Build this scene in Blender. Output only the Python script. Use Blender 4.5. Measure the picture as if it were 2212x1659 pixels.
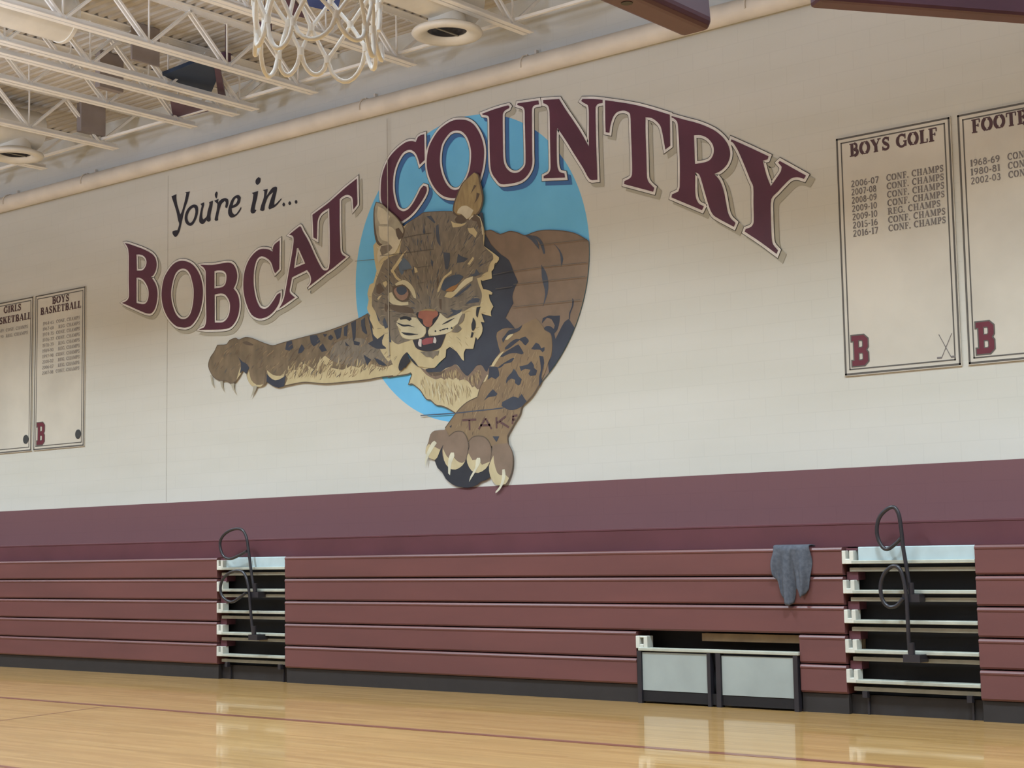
import bpy, bmesh, math, random
from mathutils import Vector, Matrix
from mathutils.geometry import tessellate_polygon
random.seed(7)
for o in list(bpy.data.objects): bpy.data.objects.remove(o, do_unlink=True)
SC = bpy.context.scene
COL = SC.collection
W, H = 2212, 1659

# ------------------------------------------------------------------ camera
F_PX = 3449.0
EYE = Vector((0, 0, 1.6))
yaw, pit, rol = -0.68690504, 0.10526405, -0.01699469
_fw = Vector((math.sin(yaw), math.cos(yaw), 0)); _rt = Vector((math.cos(yaw), -math.sin(yaw), 0)); _up = Vector((0, 0, 1))
FWD = _fw*math.cos(pit) + _up*math.sin(pit); _u2 = _up*math.cos(pit) - _fw*math.sin(pit)
RT = _rt*math.cos(rol) + _u2*math.sin(rol); UP = _u2*math.cos(rol) - _rt*math.sin(rol)
cd = bpy.data.cameras.new('camera'); cam = bpy.data.objects.new('camera', cd); COL.objects.link(cam)
cd.sensor_width = 36; cd.lens = F_PX/W*36; cd.clip_start = .05; cd.clip_end = 200
M = Matrix(((RT.x, UP.x, -FWD.x, EYE.x), (RT.y, UP.y, -FWD.y, EYE.y), (RT.z, UP.z, -FWD.z, EYE.z), (0, 0, 0, 1)))
cam.matrix_world = M
SC.camera = cam

# ------------------------------------------------------------------ light and exposure
SC.view_settings.view_transform = 'Standard'; SC.view_settings.look = 'None'
SC.view_settings.gamma = 1; SC.view_settings.use_curve_mapping = False
SC.view_settings.exposure = 0.0
wd = bpy.data.worlds.new('world'); SC.world = wd; wd.use_nodes = True
wd.node_tree.nodes['Background'].inputs[0].default_value = (1, .95, .88, 1)
wd.node_tree.nodes['Background'].inputs[1].default_value = .02
def area(x, y, z, sx, sy, p, c=(.84, 1.03, 1.16), up=False, spread=math.pi):
    l = bpy.data.lights.new('bay_or_fill_light', 'AREA'); l.shape = 'RECTANGLE'; l.size = sx; l.size_y = sy
    l.energy = p; l.color = c
    o = bpy.data.objects.new('bay_or_fill_light', l); COL.objects.link(o); o.location = (x, y, z)
    l.spread = spread
    if up: o.rotation_euler = (math.pi, 0, 0)
LP, UP_P = 176, 270
for lx in (-29, -23, -17, -11, -5, 0):
    for ly in (-6, 0, 5.5, 10.3):
        area(lx, ly, 7.75, .6, 1.2, LP*(1.9 if ly > 9 else .62), spread=math.radians(132))
for lx in (-26, -18, -10, -3):                 # added upward fill lamps without fittings, out of view, to brighten the ceiling
    for ly in (-6, 0, 6):
        area(lx, ly, 5.2, 1.2, 1.2, UP_P, (.80, .96, 1.26), True)

YW, YB = 15.28, 14.08        # painted wall face, front of the closed bleachers
ZD = 8.57                    # underside of roof deck
def ray(x, y): return (x-W/2)/F_PX*RT - (y-H/2)/F_PX*UP + FWD
def onY(x, y, Y): d = ray(x, y); return EYE + d*(Y/d.y)
def onZ(x, y, Z): d = ray(x, y); return EYE + d*((Z-EYE.z)/d.z)

# ------------------------------------------------------------------ materials
def lin(c):
    r = []
    for v in c[:3]:
        v /= 255
        r.append(v/12.92 if v <= .04045 else ((v+.055)/1.055)**2.4)
    return (r[0], r[1], r[2], 1)
MATS = {}
def mat(name, col, rough=.6, metal=0, spec=.4, col2=None, scale=6, stretch=(1, 1, 1), detail=4, bump=0, lo=.35, hi=.65, coat=0):
    if name in MATS: return MATS[name]
    m = bpy.data.materials.new(name); m.use_nodes = True; N = m.node_tree.nodes; L = m.node_tree.links
    b = N['Principled BSDF']; b.inputs['Base Color'].default_value = lin(col); b.inputs['Roughness'].default_value = rough
    b.inputs['Metallic'].default_value = metal; b.inputs['Specular IOR Level'].default_value = spec
    b.inputs['Coat Weight'].default_value = coat
    g = N.new('ShaderNodeNewGeometry'); mp = N.new('ShaderNodeMapping'); mp.inputs['Scale'].default_value = stretch
    L.new(g.outputs['Position'], mp.inputs[0])
    n = N.new('ShaderNodeTexNoise'); n.inputs['Scale'].default_value = scale; n.inputs['Detail'].default_value = detail
    L.new(mp.outputs[0], n.inputs['Vector'])
    if col2 is None: col2 = tuple(v*.93 for v in col)
    r = N.new('ShaderNodeValToRGB'); r.color_ramp.elements[0].position = lo; r.color_ramp.elements[1].position = hi
    r.color_ramp.elements[0].color = lin(col2); r.color_ramp.elements[1].color = lin(col)
    L.new(n.outputs[0], r.inputs[0]); L.new(r.outputs[0], b.inputs['Base Color'])
    if bump:
        bp = N.new('ShaderNodeBump'); bp.inputs['Strength'].default_value = bump; bp.inputs['Distance'].default_value = .01
        L.new(n.outputs[0], bp.inputs['Height']); L.new(bp.outputs[0], b.inputs['Normal'])
    MATS[name] = m
    return m

def wall_material():
    m = bpy.data.materials.new('painted_block'); m.use_nodes = True; N = m.node_tree.nodes; L = m.node_tree.links
    b = N['Principled BSDF']; b.inputs['Roughness'].default_value = .55; b.inputs['Specular IOR Level'].default_value = .3
    g = N.new('ShaderNodeNewGeometry'); s = N.new('ShaderNodeSeparateXYZ'); L.new(g.outputs['Position'], s.inputs[0])
    c = N.new('ShaderNodeCombineXYZ'); L.new(s.outputs['X'], c.inputs[0]); L.new(s.outputs['Z'], c.inputs[1])
    br = N.new('ShaderNodeTexBrick'); L.new(c.outputs[0], br.inputs['Vector'])
    br.inputs['Scale'].default_value = 1; br.inputs['Brick Width'].default_value = .406; br.inputs['Row Height'].default_value = .203
    br.inputs['Mortar Size'].default_value = .006; br.inputs['Mortar Smooth'].default_value = .4
    br.inputs['Color1'].default_value = (1, 1, 1, 1); br.inputs['Color2'].default_value = (.99, .99, .99, 1); br.inputs['Mortar'].default_value = (.955, .955, .955, 1)
    # upper off-white, lower maroon
    st = N.new('ShaderNodeMath'); st.operation = 'GREATER_THAN'; st.inputs[1].default_value = 2.432; L.new(s.outputs['Z'], st.inputs[0])
    n = N.new('ShaderNodeTexNoise'); n.inputs['Scale'].default_value = .8; n.inputs['Detail'].default_value = 3
    mpp = N.new('ShaderNodeMapping'); mpp.inputs['Scale'].default_value = (.35, 1, 2.5); L.new(g.outputs['Position'], mpp.inputs[0]); L.new(mpp.outputs[0], n.inputs['Vector'])
    r = N.new('ShaderNodeValToRGB'); r.color_ramp.elements[0].position = .3; r.color_ramp.elements[1].position = .7
    r.color_ramp.elements[0].color = lin((208, 206, 197)); r.color_ramp.elements[1].color = lin((215, 213, 206)); L.new(n.outputs[0], r.inputs[0])
    mx = N.new('ShaderNodeMix'); mx.data_type = 'RGBA'; L.new(st.outputs[0], mx.inputs['Factor'])
    mx.inputs['A'].default_value = lin((120, 84, 88)); L.new(r.outputs[0], mx.inputs['B'])
    mu = N.new('ShaderNodeMix'); mu.data_type = 'RGBA'; mu.blend_type = 'MULTIPLY'; mu.inputs['Factor'].default_value = 1
    L.new(mx.outputs['Result'], mu.inputs['A']); L.new(br.outputs['Color'], mu.inputs['B']); L.new(mu.outputs['Result'], b.inputs['Base Color'])
    bp = N.new('ShaderNodeBump'); bp.inputs['Strength'].default_value = .25; bp.inputs['Distance'].default_value = .004
    L.new(br.outputs['Color'], bp.inputs['Height']); L.new(bp.outputs[0], b.inputs['Normal'])
    return m

def floor_material():
    m = bpy.data.materials.new('maple_boards'); m.use_nodes = True; N = m.node_tree.nodes; L = m.node_tree.links
    b = N['Principled BSDF']; b.inputs['Roughness'].default_value = .5; b.inputs['Specular IOR Level'].default_value = .4
    b.inputs['Coat Weight'].default_value = .75; b.inputs['Coat Roughness'].default_value = .055; b.inputs['Coat IOR'].default_value = 1.45
    g = N.new('ShaderNodeNewGeometry')
    br = N.new('ShaderNodeTexBrick'); L.new(g.outputs['Position'], br.inputs['Vector']); br.inputs['Scale'].default_value = 1
    br.inputs['Brick Width'].default_value = 1.3; br.inputs['Row Height'].default_value = .057; br.inputs['Mortar Size'].default_value = .0006
    br.inputs['Color1'].default_value = lin((180, 142, 88)); br.inputs['Color2'].default_value = lin((166, 127, 74)); br.inputs['Mortar'].default_value = lin((150, 110, 66))
    n = N.new('ShaderNodeTexNoise'); mp = N.new('ShaderNodeMapping'); mp.inputs['Scale'].default_value = (.6, 5, 1)
    L.new(g.outputs['Position'], mp.inputs[0]); L.new(mp.outputs[0], n.inputs['Vector']); n.inputs['Scale'].default_value = 1.6; n.inputs['Detail'].default_value = 6
    r = N.new('ShaderNodeValToRGB'); r.color_ramp.elements[0].position = .3; r.color_ramp.elements[1].position = .7
    r.color_ramp.elements[0].color = (.86, .84, .8, 1); r.color_ramp.elements[1].color = (1.04, 1.04, 1.04, 1); L.new(n.outputs[0], r.inputs[0])
    mu = N.new('ShaderNodeMix'); mu.data_type = 'RGBA'; mu.blend_type = 'MULTIPLY'; mu.inputs['Factor'].default_value = 1
    L.new(br.outputs['Color'], mu.inputs['A']); L.new(r.outputs[0], mu.inputs['B']); L.new(mu.outputs['Result'], b.inputs['Base Color'])
    n2 = N.new('ShaderNodeTexNoise'); n2.inputs['Scale'].default_value = 2.2; mp2 = N.new('ShaderNodeMapping'); mp2.inputs['Scale'].default_value = (1, 2.5, 1)
    L.new(g.outputs['Position'], mp2.inputs[0]); L.new(mp2.outputs[0], n2.inputs['Vector'])
    bp = N.new('ShaderNodeBump'); bp.inputs['Strength'].default_value = .12; bp.inputs['Distance'].default_value = .004
    L.new(n2.outputs[0], bp.inputs['Height']); L.new(bp.outputs[0], b.inputs['Coat Normal'])
    return m

def shadow_material(cx, cz, rad):
    m = bpy.data.materials.new('letter_shadow_paint'); m.use_nodes = True; N = m.node_tree.nodes; L = m.node_tree.links
    b = N['Principled BSDF']; b.inputs['Roughness'].default_value = .6
    g = N.new('ShaderNodeNewGeometry'); v = N.new('ShaderNodeVectorMath'); v.operation = 'SUBTRACT'; v.inputs[1].default_value = (cx, 0, cz)
    L.new(g.outputs['Position'], v.inputs[0]); mv = N.new('ShaderNodeVectorMath'); mv.operation = 'MULTIPLY'; mv.inputs[1].default_value = (1, 0, 1)
    L.new(v.outputs[0], mv.inputs[0]); ln = N.new('ShaderNodeVectorMath'); ln.operation = 'LENGTH'; L.new(mv.outputs[0], ln.inputs[0])
    lt = N.new('ShaderNodeMath'); lt.operation = 'LESS_THAN'; lt.inputs[1].default_value = rad; L.new(ln.outputs['Value'], lt.inputs[0])
    mx = N.new('ShaderNodeMix'); mx.data_type = 'RGBA'; mx.inputs['A'].default_value = lin((178, 174, 160)); mx.inputs['B'].default_value = lin((62, 108, 168))
    L.new(lt.outputs[0], mx.inputs['Factor']); L.new(mx.outputs['Result'], b.inputs['Base Color'])
    return m

# ------------------------------------------------------------------ object helpers
def tag(o, label=None, cat=None, group=None, kind=None):
    if label: o['label'] = label
    if cat: o['category'] = cat
    if group: o['group'] = group
    if kind: o['kind'] = kind
    return o
def empty(name, loc=(0, 0, 0)):
    o = bpy.data.objects.new(name, None); COL.objects.link(o); o.location = loc; o.empty_display_size = .1; return o
class MB:
    def __init__(s): s.v = []; s.f = []; s.m = []; s.mats = []; s.sm = []
    def mi(s, m):
        if m not in s.mats: s.mats.append(m)
        return s.mats.index(m)
    def add(s, vs, fs, m=None, smooth=False):
        k = len(s.v); s.v += [tuple(v) for v in vs]; i = s.mi(m) if m is not None else 0
        for f in fs: s.f.append([a+k for a in f]); s.m.append(i); s.sm.append(smooth)
    def box(s, x0, x1, y0, y1, z0, z1, m=None):
        vs = [(x, y, z) for z in (z0, z1) for y in (y0, y1) for x in (x0, x1)]
        s.add(vs, [(0, 2, 3, 1), (4, 5, 7, 6), (0, 1, 5, 4), (2, 6, 7, 3), (0, 4, 6, 2), (1, 3, 7, 5)], m)
    def bar(s, a, b, w, h, m=None):          # square bar a->b
        a, b = Vector(a), Vector(b); d = (b-a).normalized(); u = d.cross(Vector((0, 0, 1)))
        if u.length < .01: u = Vector((1, 0, 0))
        u.normalize(); v = u.cross(d); vs = []
        for p in (a, b):
            for i, j in ((-1, -1), (1, -1), (1, 1), (-1, 1)): vs.append(p+u*i*w/2+v*j*h/2)
        s.add(vs, [(0, 3, 2, 1), (4, 5, 6, 7), (0, 1, 5, 4), (1, 2, 6, 5), (2, 3, 7, 6), (3, 0, 4, 7)], m)
    def tube(s, pts, r, n=8, m=None, closed=False, caps=True):
        pts = [Vector(p) for p in pts]; K = len(pts); vs = []; pu = None
        for i in range(K):
            a = pts[(i-1) % K] if (closed or i > 0) else pts[i]; b = pts[(i+1) % K] if (closed or i < K-1) else pts[i]
            d = (b-a).normalized()
            if pu is None:
                u = d.cross(Vector((0, 0, 1)));
                if u.length < .05: u = d.cross(Vector((1, 0, 0)))
            else: u = pu - d*pu.dot(d)
            u.normalize(); pu = u; v = d.cross(u)
            for j in range(n):
                t = 2*math.pi*j/n; vs.append(pts[i]+u*math.cos(t)*r+v*math.sin(t)*r)
        fs = []
        for i in range(K if closed else K-1):
            for j in range(n):
                a = i*n+j; b = i*n+(j+1) % n; c = ((i+1) % K)*n+(j+1) % n; d = ((i+1) % K)*n+j
                fs.append((a, b, c, d))
        s.add(vs, fs, m, True)
        if caps and not closed:
            s.add(vs[:n], [tuple(range(n))[::-1]], m); s.add(vs[-n:], [tuple(range(n))], m)
    def lathe(s, prof, c, n=32, m=None):      # profile (r,z), vertical axis
        vs = []; fs = []
        for r, z in prof:
            for j in range(n):
                t = 2*math.pi*j/n; vs.append((c[0]+r*math.cos(t), c[1]+r*math.sin(t), c[2]+z))
        for i in range(len(prof)-1):
            for j in range(n):
                fs.append((i*n+j, i*n+(j+1) % n, (i+1)*n+(j+1) % n, (i+1)*n+j))
        s.add(vs, fs, m, True)
    def extx(s, prof, x0, x1, m=None, closed=True):   # profile (y,z) extruded along X
        n = len(prof); vs = [(x0, y, z) for y, z in prof]+[(x1, y, z) for y, z in prof]
        fs = [(i, (i+1) % n, n+(i+1) % n, n+i) for i in range(n if closed else n-1)]
        if closed: fs += [tuple(range(n))[::-1], tuple(range(n, 2*n))]
        s.add(vs, fs, m)
    def build(s, name, m=None, parent=None, loc=None, bevel=0):
        me = bpy.data.meshes.new(name); off = Vector(loc) if loc is not None else (parent_origin(parent) if parent else Vector((0, 0, 0)))
        me.from_pydata([tuple(Vector(v)-off) for v in s.v], [], s.f); 
        for x in s.mats:
            me.materials.append(x)
        if not s.mats or s.mats == [None]:
            me.materials.clear(); me.materials.append(m)
        else: me.polygons.foreach_set('material_index', s.m)
        me.polygons.foreach_set('use_smooth', s.sm); me.update()
        o = bpy.data.objects.new(name, me); COL.objects.link(o)
        if parent: o.parent = parent
        else: o.location = off
        if bevel:
            b = o.modifiers.new('bevel', 'BEVEL'); b.width = bevel; b.segments = 2; b.limit_method = 'ANGLE'
        return o
def parent_origin(p):
    v = Vector((0, 0, 0))
    while p: v += p.location; p = p.parent
    return v

# ------------------------------------------------------------------ base materials
M_WALL = wall_material(); M_FLOOR = floor_material()
M_STEEL = mat('cream_painted_steel', (250, 246, 238), .5, col2=(243, 238, 229), scale=3)
M_DECK = mat('cream_painted_deck', (206, 196, 180), .65, col2=(188, 178, 164), scale=1.2, lo=.3, hi=.7)
M_DUCT = mat('cream_painted_duct', (238, 231, 216), .45, scale=2)
M_PIPE = mat('cream_pipe', (230, 220, 206), .5, scale=2)
M_DARK = mat('dark_louvre', (50, 48, 52), .5)
M_ROW = mat('maroon_seat_front', (108, 67, 66), .42, spec=.5, col2=(99, 62, 62), scale=1.4, stretch=(.5, 1, 3), lo=.3, hi=.7)
M_ROWD = mat('shade_darkened_maroon', (92, 52, 60), .5, scale=2)  # maroon darkened to carry the shade of the strip above the seat rows
M_SKIRT = mat('black_toe_skirt', (46, 42, 42), .6)
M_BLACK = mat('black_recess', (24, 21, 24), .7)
M_ALU = mat('brushed_aluminium_rail', (184, 186, 174), .4, metal=.15, scale=8)
M_ALU2 = mat('dull_rail', (140, 136, 122), .5, scale=8)
M_PLATE = mat('pale_blue_grey_deck', (182, 200, 205), .5, scale=4)
M_WHITE = mat('white_end_cap', (208, 207, 197), .5)
M_PANEL = mat('white_panel', (156, 163, 160), .55, scale=2)
M_TUBE = mat('black_powder_tube', (44, 42, 48), .35, spec=.5)
M_TAN = mat('tan_plywood', (150, 128, 98), .6, col2=(128, 108, 84), scale=5)
M_SWEAT = mat('grey_knit', (88, 92, 102), .9, col2=(74, 78, 88), scale=30)
M_MPAD = mat('maroon_padding', (90, 56, 74), .45, spec=.5, col2=(80, 50, 66), scale=4)
M_NAVY = mat('navy_panel', (44, 58, 80), .45, scale=3)
M_BROWN = mat('brown_grey_sheet', (158, 146, 140), .6, scale=3)
M_NET = mat('white_net_cord', (250, 248, 244), .8, col2=(244, 242, 238), scale=80)
M_ORANGE = mat('orange_rim', (200, 90, 40), .4)
M_FRAME = mat('grey_metal_frame', (150, 150, 158), .35, metal=.3)
M_LINE = mat('maroon_line_paint', (130, 78, 60), .35, spec=.5, coat=.6)
def glass():
    m = bpy.data.materials.new('clear_glass'); m.use_nodes = True; N = m.node_tree.nodes
    b = N['Principled BSDF']; b.inputs['Base Color'].default_value = (.9, .95, .95, 1); b.inputs['Roughness'].default_value = .02
    b.inputs['Transmission Weight'].default_value = 1; b.inputs['IOR'].default_value = 1.45
    return m
M_GLASS = glass()

# ------------------------------------------------------------------ room shell
def struct(name, mb, m): return tag(mb.build(name, m), kind='structure')
XL, XR, YN = -34, 6, -11
b = MB(); b.box(XL, XR, YN, YW+.3, -.2, 0); struct('floor', b, M_FLOOR)
b = MB(); b.box(XL-.3, XR+.3, YW, YW+.3, 0, 8.95); struct('wall_back', b, M_WALL)
b = MB(); b.box(XL-.3, XL, YN, YW, 0, 8.95); struct('wall_left', b, M_WALL)
b = MB(); b.box(XR, XR+.3, YN, YW, 0, 8.95); struct('wall_right', b, M_WALL)
b = MB(); b.box(XL-.3, XR+.3, YN-.3, YN, 0, 8.95); struct('wall_front', b, M_WALL)
b = MB(); prof = []; y = YN
while y < YW:
    prof += [(y, ZD), (y+.075, ZD), (y+.095, ZD+.05), (y+.13, ZD+.05)]; y += .15
prof += [(YW, ZD), (YW, ZD+.3), (YN, ZD+.3)]
n = len(prof); vs = [(XL, a, c) for a, c in prof]+[(XR, a, c) for a, c in prof]
b.add(vs, [(i, (i+1) % n, n+(i+1) % n, n+i) for i in range(n)]); struct('ceiling', b, M_DECK)
# court lines painted on the boards
b = MB(); b.box(XL+2, 3.5, 10.93-.055, 10.93+.055, .0005, .002)
tag(b.build('court_line', M_LINE), 'long dark maroon sideline painted across the court floor', 'court line')
b = MB(); pts = [onZ(0, 1557, 0), onZ(214, 1528, 0)]
p0, p1 = pts; d = (p1-p0).normalized(); s_ = Vector((-d.y, d.x, 0))*.012; p0 = p0-d*1.5; p1 = p1+d*.15
b.add([p0-s_+Vector((0, 0, .001)), p1-s_+Vector((0, 0, .001)), p1+s_+Vector((0, 0, .001)), p0+s_+Vector((0, 0, .001))], [(0, 1, 2, 3)])
tag(b.build('court_line', M_LINE), 'thin faint line running up to the long sideline at lower left', 'court line')
b = MB(); p0, p1 = onZ(-40, 1650, 0), onZ(70, 1664, 0); d = p1-p0; s_ = Vector((0, .035, 0))
b.add([p0-s_+Vector((0, 0, .001)), p1-s_+Vector((0, 0, .001)), p1+s_+Vector((0, 0, .001)), p0+s_+Vector((0, 0, .001))], [(0, 1, 2, 3)])
tag(b.build('court_line', M_LINE), 'dark red line just entering the bottom left corner of the floor', 'court line')

# ------------------------------------------------------------------ pipe along the wall
pz, pr, py = 7.62, .125, YW-.145
t = empty('wall_pipe', (-16, py, pz)); tag(t, 'long cream pipe running along the wall above the mural', 'pipe')
b = MB(); b.tube([(XL+.5, py, pz), (XR-.5, py, pz)], pr, 24); b.build('pipe', M_PIPE, t)
for px_, py_ in ((188, 395), (790, 230), (1137, 122), (20, 440), (1620, 0)):
    x = onY(px_, py_, YW-.15).x
    b = MB(); b.tube([(x, py+.135*math.cos(a), pz+.135*math.sin(a)) for a in [k*math.pi/10 for k in range(-1, 12)]], .012, 6)
    b.box(x-.02, x+.02, py-.02, YW, pz+.125, pz+.15); b.box(x+.05, x+.08, YW-.05, YW, pz+.13, pz+.22); b.build('pipe_clamp', M_PIPE, t)

# ------------------------------------------------------------------ roof joists
ZC = 7.9
joint_x = [-23.72, -21.87, -20.0, -18.13, -17.2, -16.78, -15.58, -13.74, -11.81, -9.9]
def joist(x, first):
    t = empty('roof_joist', (x, 14.8, ZC))
    b = MB()
    for s in (-1, 1):
        b.box(x+s*.012 if s > 0 else x-.085, x+.085 if s > 0 else x-.012, YN+.1, 14.83, ZC, ZC+.012)
        b.box(x+s*.012-(.0 if s > 0 else .01), x+s*.012+(.01 if s > 0 else 0), YN+.1, 14.83, ZC+.012, ZC+.085)
    b.build('bottom_chord', M_STEEL, t)
    b = MB()
    for s in (-1, 1):
        b.box(x+.01 if s > 0 else x-.07, x+.07 if s > 0 else x-.01, YN+.1, YW-.02, ZD-.012, ZD-.001)
        b.box(x+.01 if s > 0 else x-.02, x+.02 if s > 0 else x-.01, YN+.1, YW-.02, ZD-.075, ZD-.012)
    b.build('top_chord', M_STEEL, t)
    b = MB(); y = 14.53; P = 1.25; zt = ZD-.05; zb = ZC+.05
    b.bar((x, y, zb), (x, 15.2, zt), .035, .035)
    while y > YN+1:
        for s in (-.032, .032):
            b.bar((x+s, y-.03, zb), (x+s, y-P/2-.02, zt), .024, .03)
            b.bar((x+s, y-P/2+.02, zt), (x+s, y-P+.03, zb), .024, .03)
        b.bar((x, y, zb), (x, y, zt), .018, .018)
        y -= P
    b.build('web_bars', M_STEEL, t)
    return t
j0 = joist(0, True)
jlab = {-23.72: 'beyond the left picture edge, next after the lower left diffuser', -9.9: 'above the top picture edge, next right of the round diffuser', -21.87: 'behind the lower left ceiling diffuser', -20.0: 'directly right of the lower left ceiling diffuser', -18.13: 'below the maroon part of the raised navy backboard',
        -17.2: 'left partner of the closely set pair of joists', -16.78: 'right partner of the closely set pair of joists', -15.58: 'running just above the raised navy backboard, behind the net',
        -13.74: 'ending left of the round diffuser by the basketball net', -11.81: 'ending right of the round diffuser by the basketball net'}
for i, x in enumerate(joint_x):
    if i == 0: t = j0; t.location.x = x
    else:
        t = j0.copy(); COL.objects.link(t); t.location.x = x
        for c in j0.children:
            d = c.copy(); COL.objects.link(d); d.parent = t
    tag(t, 'cream open-web roof joist ' + jlab[x], 'roof joist', 'open-web roof joists')
# bridging along the joist ends
b = MB(); b.box(XL+.5, XR-.5, 14.53, 14.57, ZC+.085, ZC+.12)
tag(b.build('joist_bridging', M_STEEL), 'thin pale bracing bar crossing the joist ends beside the wall', 'bracing bar')

# ducts and diffusers
def diffuser(cx, cy, lab, ylo, dlab):
    z = 7.72
    t = empty('ceiling_diffuser', (cx, cy, z)); tag(t, lab, 'ceiling diffuser', 'round ceiling diffusers')
    b = MB(); b.lathe([(.235, .03), (.25, 0), (.32, -.035), (.40, -.03), (.425, 0), (.41, .03), (.33, .06), (.24, .1), (.235, .03)], (cx, cy, z), 48); b.build('flange_ring', M_DUCT, t)
    b = MB(); b.lathe([(.245, .04), (.19, .02), (.185, .045), (.13, .03), (.125, .055), (.07, .04), (.065, .06), (.001, .05)], (cx, cy, z), 40); b.build('louvre_core', M_DARK, t)
    b = MB(); b.box(cx-.012, cx+.012, cy-.2, cy+.2, z+.012, z+.02); b.build('cross_bar', M_ALU2, t)
    b = MB(); b.lathe([(.24, .08), (.22, .2), (.22, .4)], (cx, cy, z), 32); b.build('neck', M_DUCT, t)
    d = empty('air_duct', (cx, cy, 8.15)); tag(d, dlab, 'air duct', 'round air ducts')
    b = MB(); pts = [(cx, ylo+k*(cy+.35-ylo)/12, 8.16) for k in range(13)]; b.tube(pts, .3, 32); b.build('duct_body', M_DUCT, d)
    b = MB()
    for k in range(1, 12, 3): b.tube([(cx, pts[k][1]-.02, 8.16), (cx, pts[k][1]+.02, 8.16)], .31, 32)
    b.build('duct_seam', M_DUCT, d)
c2 = onZ(966, 72, 7.72); c1 = onZ(33, 336, 7.72)
diffuser(c2.x, c2.y, 'cream round ceiling diffuser with dark centre right of the basketball net', 2, 'cream round duct ending above the diffuser right of the net')
diffuser(c1.x, c1.y, 'cream round ceiling diffuser with dark centre at the left edge', 9, 'cream round duct ending above the diffuser at the left edge')
d = empty('air_duct', (-16.2, 10, 8.2)); tag(d, 'cream round duct with flat capped end between joists at upper left', 'air duct', 'round air ducts')
b = MB(); b.tube([(-16.2, 2, 8.2), (-16.2, 11.2, 8.2)], .3, 32); b.build('duct_body', M_DUCT, d)
b = MB(); b.tube([(-16.2, 11.2, 8.2), (-16.2, 11.25, 8.2)], .315, 32); b.build('end_cap', M_DUCT, d)
# brown-grey sheet metal boxes between joists
for (qx0, qy, qx1, w, lab) in ((100, 285, 165, .45, 'brown-grey sheet metal box above the second joist from the left diffuser'),
                               (150, 190, 205, .4, 'brown-grey sheet metal box above the closely set pair of joists'),
                               (205, 128, 285, .45, 'brown-grey sheet metal box between raised backboard and capped duct')):
    a = onZ(qx0, qy-20, 8.05); c = onZ(qx1, qy, 8.05)
    b = MB(); b.box(a.x, c.x, c.y, c.y+w, 8.05, ZD-.005)
    tag(b.build('duct_box', M_BROWN, bevel=.008), lab, 'duct box', 'sheet metal duct boxes')

# raised basketball backboard near the wall
t = empty('raised_backboard', (-16.2, 13.7, 8.1)); tag(t, 'folded-up backboard with navy face and maroon edging among the joists', 'backboard')
def quadbox(mb, P4, thick, m=None):
    P4 = [Vector(p) for p in P4]; nrm = (P4[1]-P4[0]).cross(P4[3]-P4[0]).normalized()*thick
    mb.add([*P4, *[p+nrm for p in P4]], [(0, 1, 2, 3), (7, 6, 5, 4), (0, 4, 5, 1), (1, 5, 6, 2), (2, 6, 7, 3), (3, 7, 4, 0)], m)
def at(x, y, z): return onZ(x, y, z)
b = MB(); quadbox(b, [at(351, 163, 8.02), at(430, 132, 8.1), at(478, 150, 8.1), at(452, 210, 8.02)], .05); b.build('board_face', M_NAVY, t)
b = MB(); quadbox(b, [at(462, 140, 8.06), at(474, 143, 8.06), at(488, 214, 8.02), at(472, 212, 8.02)], .06); b.build('edge_padding', M_MPAD, t)
b = MB(); quadbox(b, [at(366, 208, 8.0), at(452, 240, 8.0), at(380, 258, 8.0), at(374, 256, 8.0)], .05); b.build('lower_padding', M_MPAD, t)
for (qx, qy, sx, lab) in ((487, 128, .05, 'small maroon block on a joist above the navy backboard'), (572, 62, .06, 'small maroon block seen through the left side of the net')):
    p = onZ(qx, qy, 8.05); b = MB(); b.box(p.x-sx, p.x+sx, p.y-sx, p.y+sx, 8.02, 8.13); b.box(p.x-.003, p.x+.003, p.y-.003, p.y+.003, 8.12, ZD)
    tag(b.build('padding_block', M_MPAD), lab, 'padding block', 'small maroon padding blocks')
t = empty('raised_backboard', (-13, 10, 8)); tag(t, 'raised backboard with maroon pad and blue face seen through the basketball net', 'backboard')
M_BLUE = mat('blue_board_face', (64, 84, 148), .45)
b = MB(); quadbox(b, [at(596, -20, 8.0), at(618, -20, 8.0), at(662, 40, 7.95), at(622, 30, 7.95)], .05); quadbox(b, [at(592, -20, 8.0), at(640, -10, 8.0), at(617, 8, 8.0), at(598, -4, 8.0)], .05); b.build('edge_padding', M_MPAD, t)
b = MB(); quadbox(b, [at(655, -20, 8.05), at(740, -20, 8.05), at(728, 28, 8.0), at(668, 14, 8.0)], .05); b.build('board_face', M_BLUE, t)

# ------------------------------------------------------------------ near basketball goal
XB = -2.11
t = empty('basketball_goal', (XB, 2.35, 2.87)); tag(t, 'glass backboard with maroon padded edge, rim and white net, nearest the camera', 'basketball goal')
y0, y1, zb = 1.44, 3.27, 2.87
b = MB(); b.box(XB+.02, XB+.035, y0+.03, y1-.03, zb+.06, zb+1.07); b.build('glass_pane', M_GLASS, t)
b = MB()
prof = []
def padprof():                       # U-shaped bottom pad, profile in (x,z)
    return [(-.0, .13), (-.008, .02), (0, 0), (.075, 0), (.085, .02), (.078, .13), (.055, .13), (.055, .06), (.02, .06), (.02, .13)]
pp = padprof(); n = len(pp)
vs = [(XB+a, y0, zb+c) for a, c in pp]+[(XB+a, y1, zb+c) for a, c in pp]
b.add(vs, [(i, n+i, n+(i+1) % n, (i+1) % n) for i in range(n)]+[tuple(range(n)), tuple(range(n, 2*n))[::-1]])
for ye in (y0, y1-.045):
    b.box(XB-.004, XB+.08, ye, ye+.045, zb+.1, zb+.4)
b.build('edge_padding', M_MPAD, t, bevel=.012)
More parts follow.
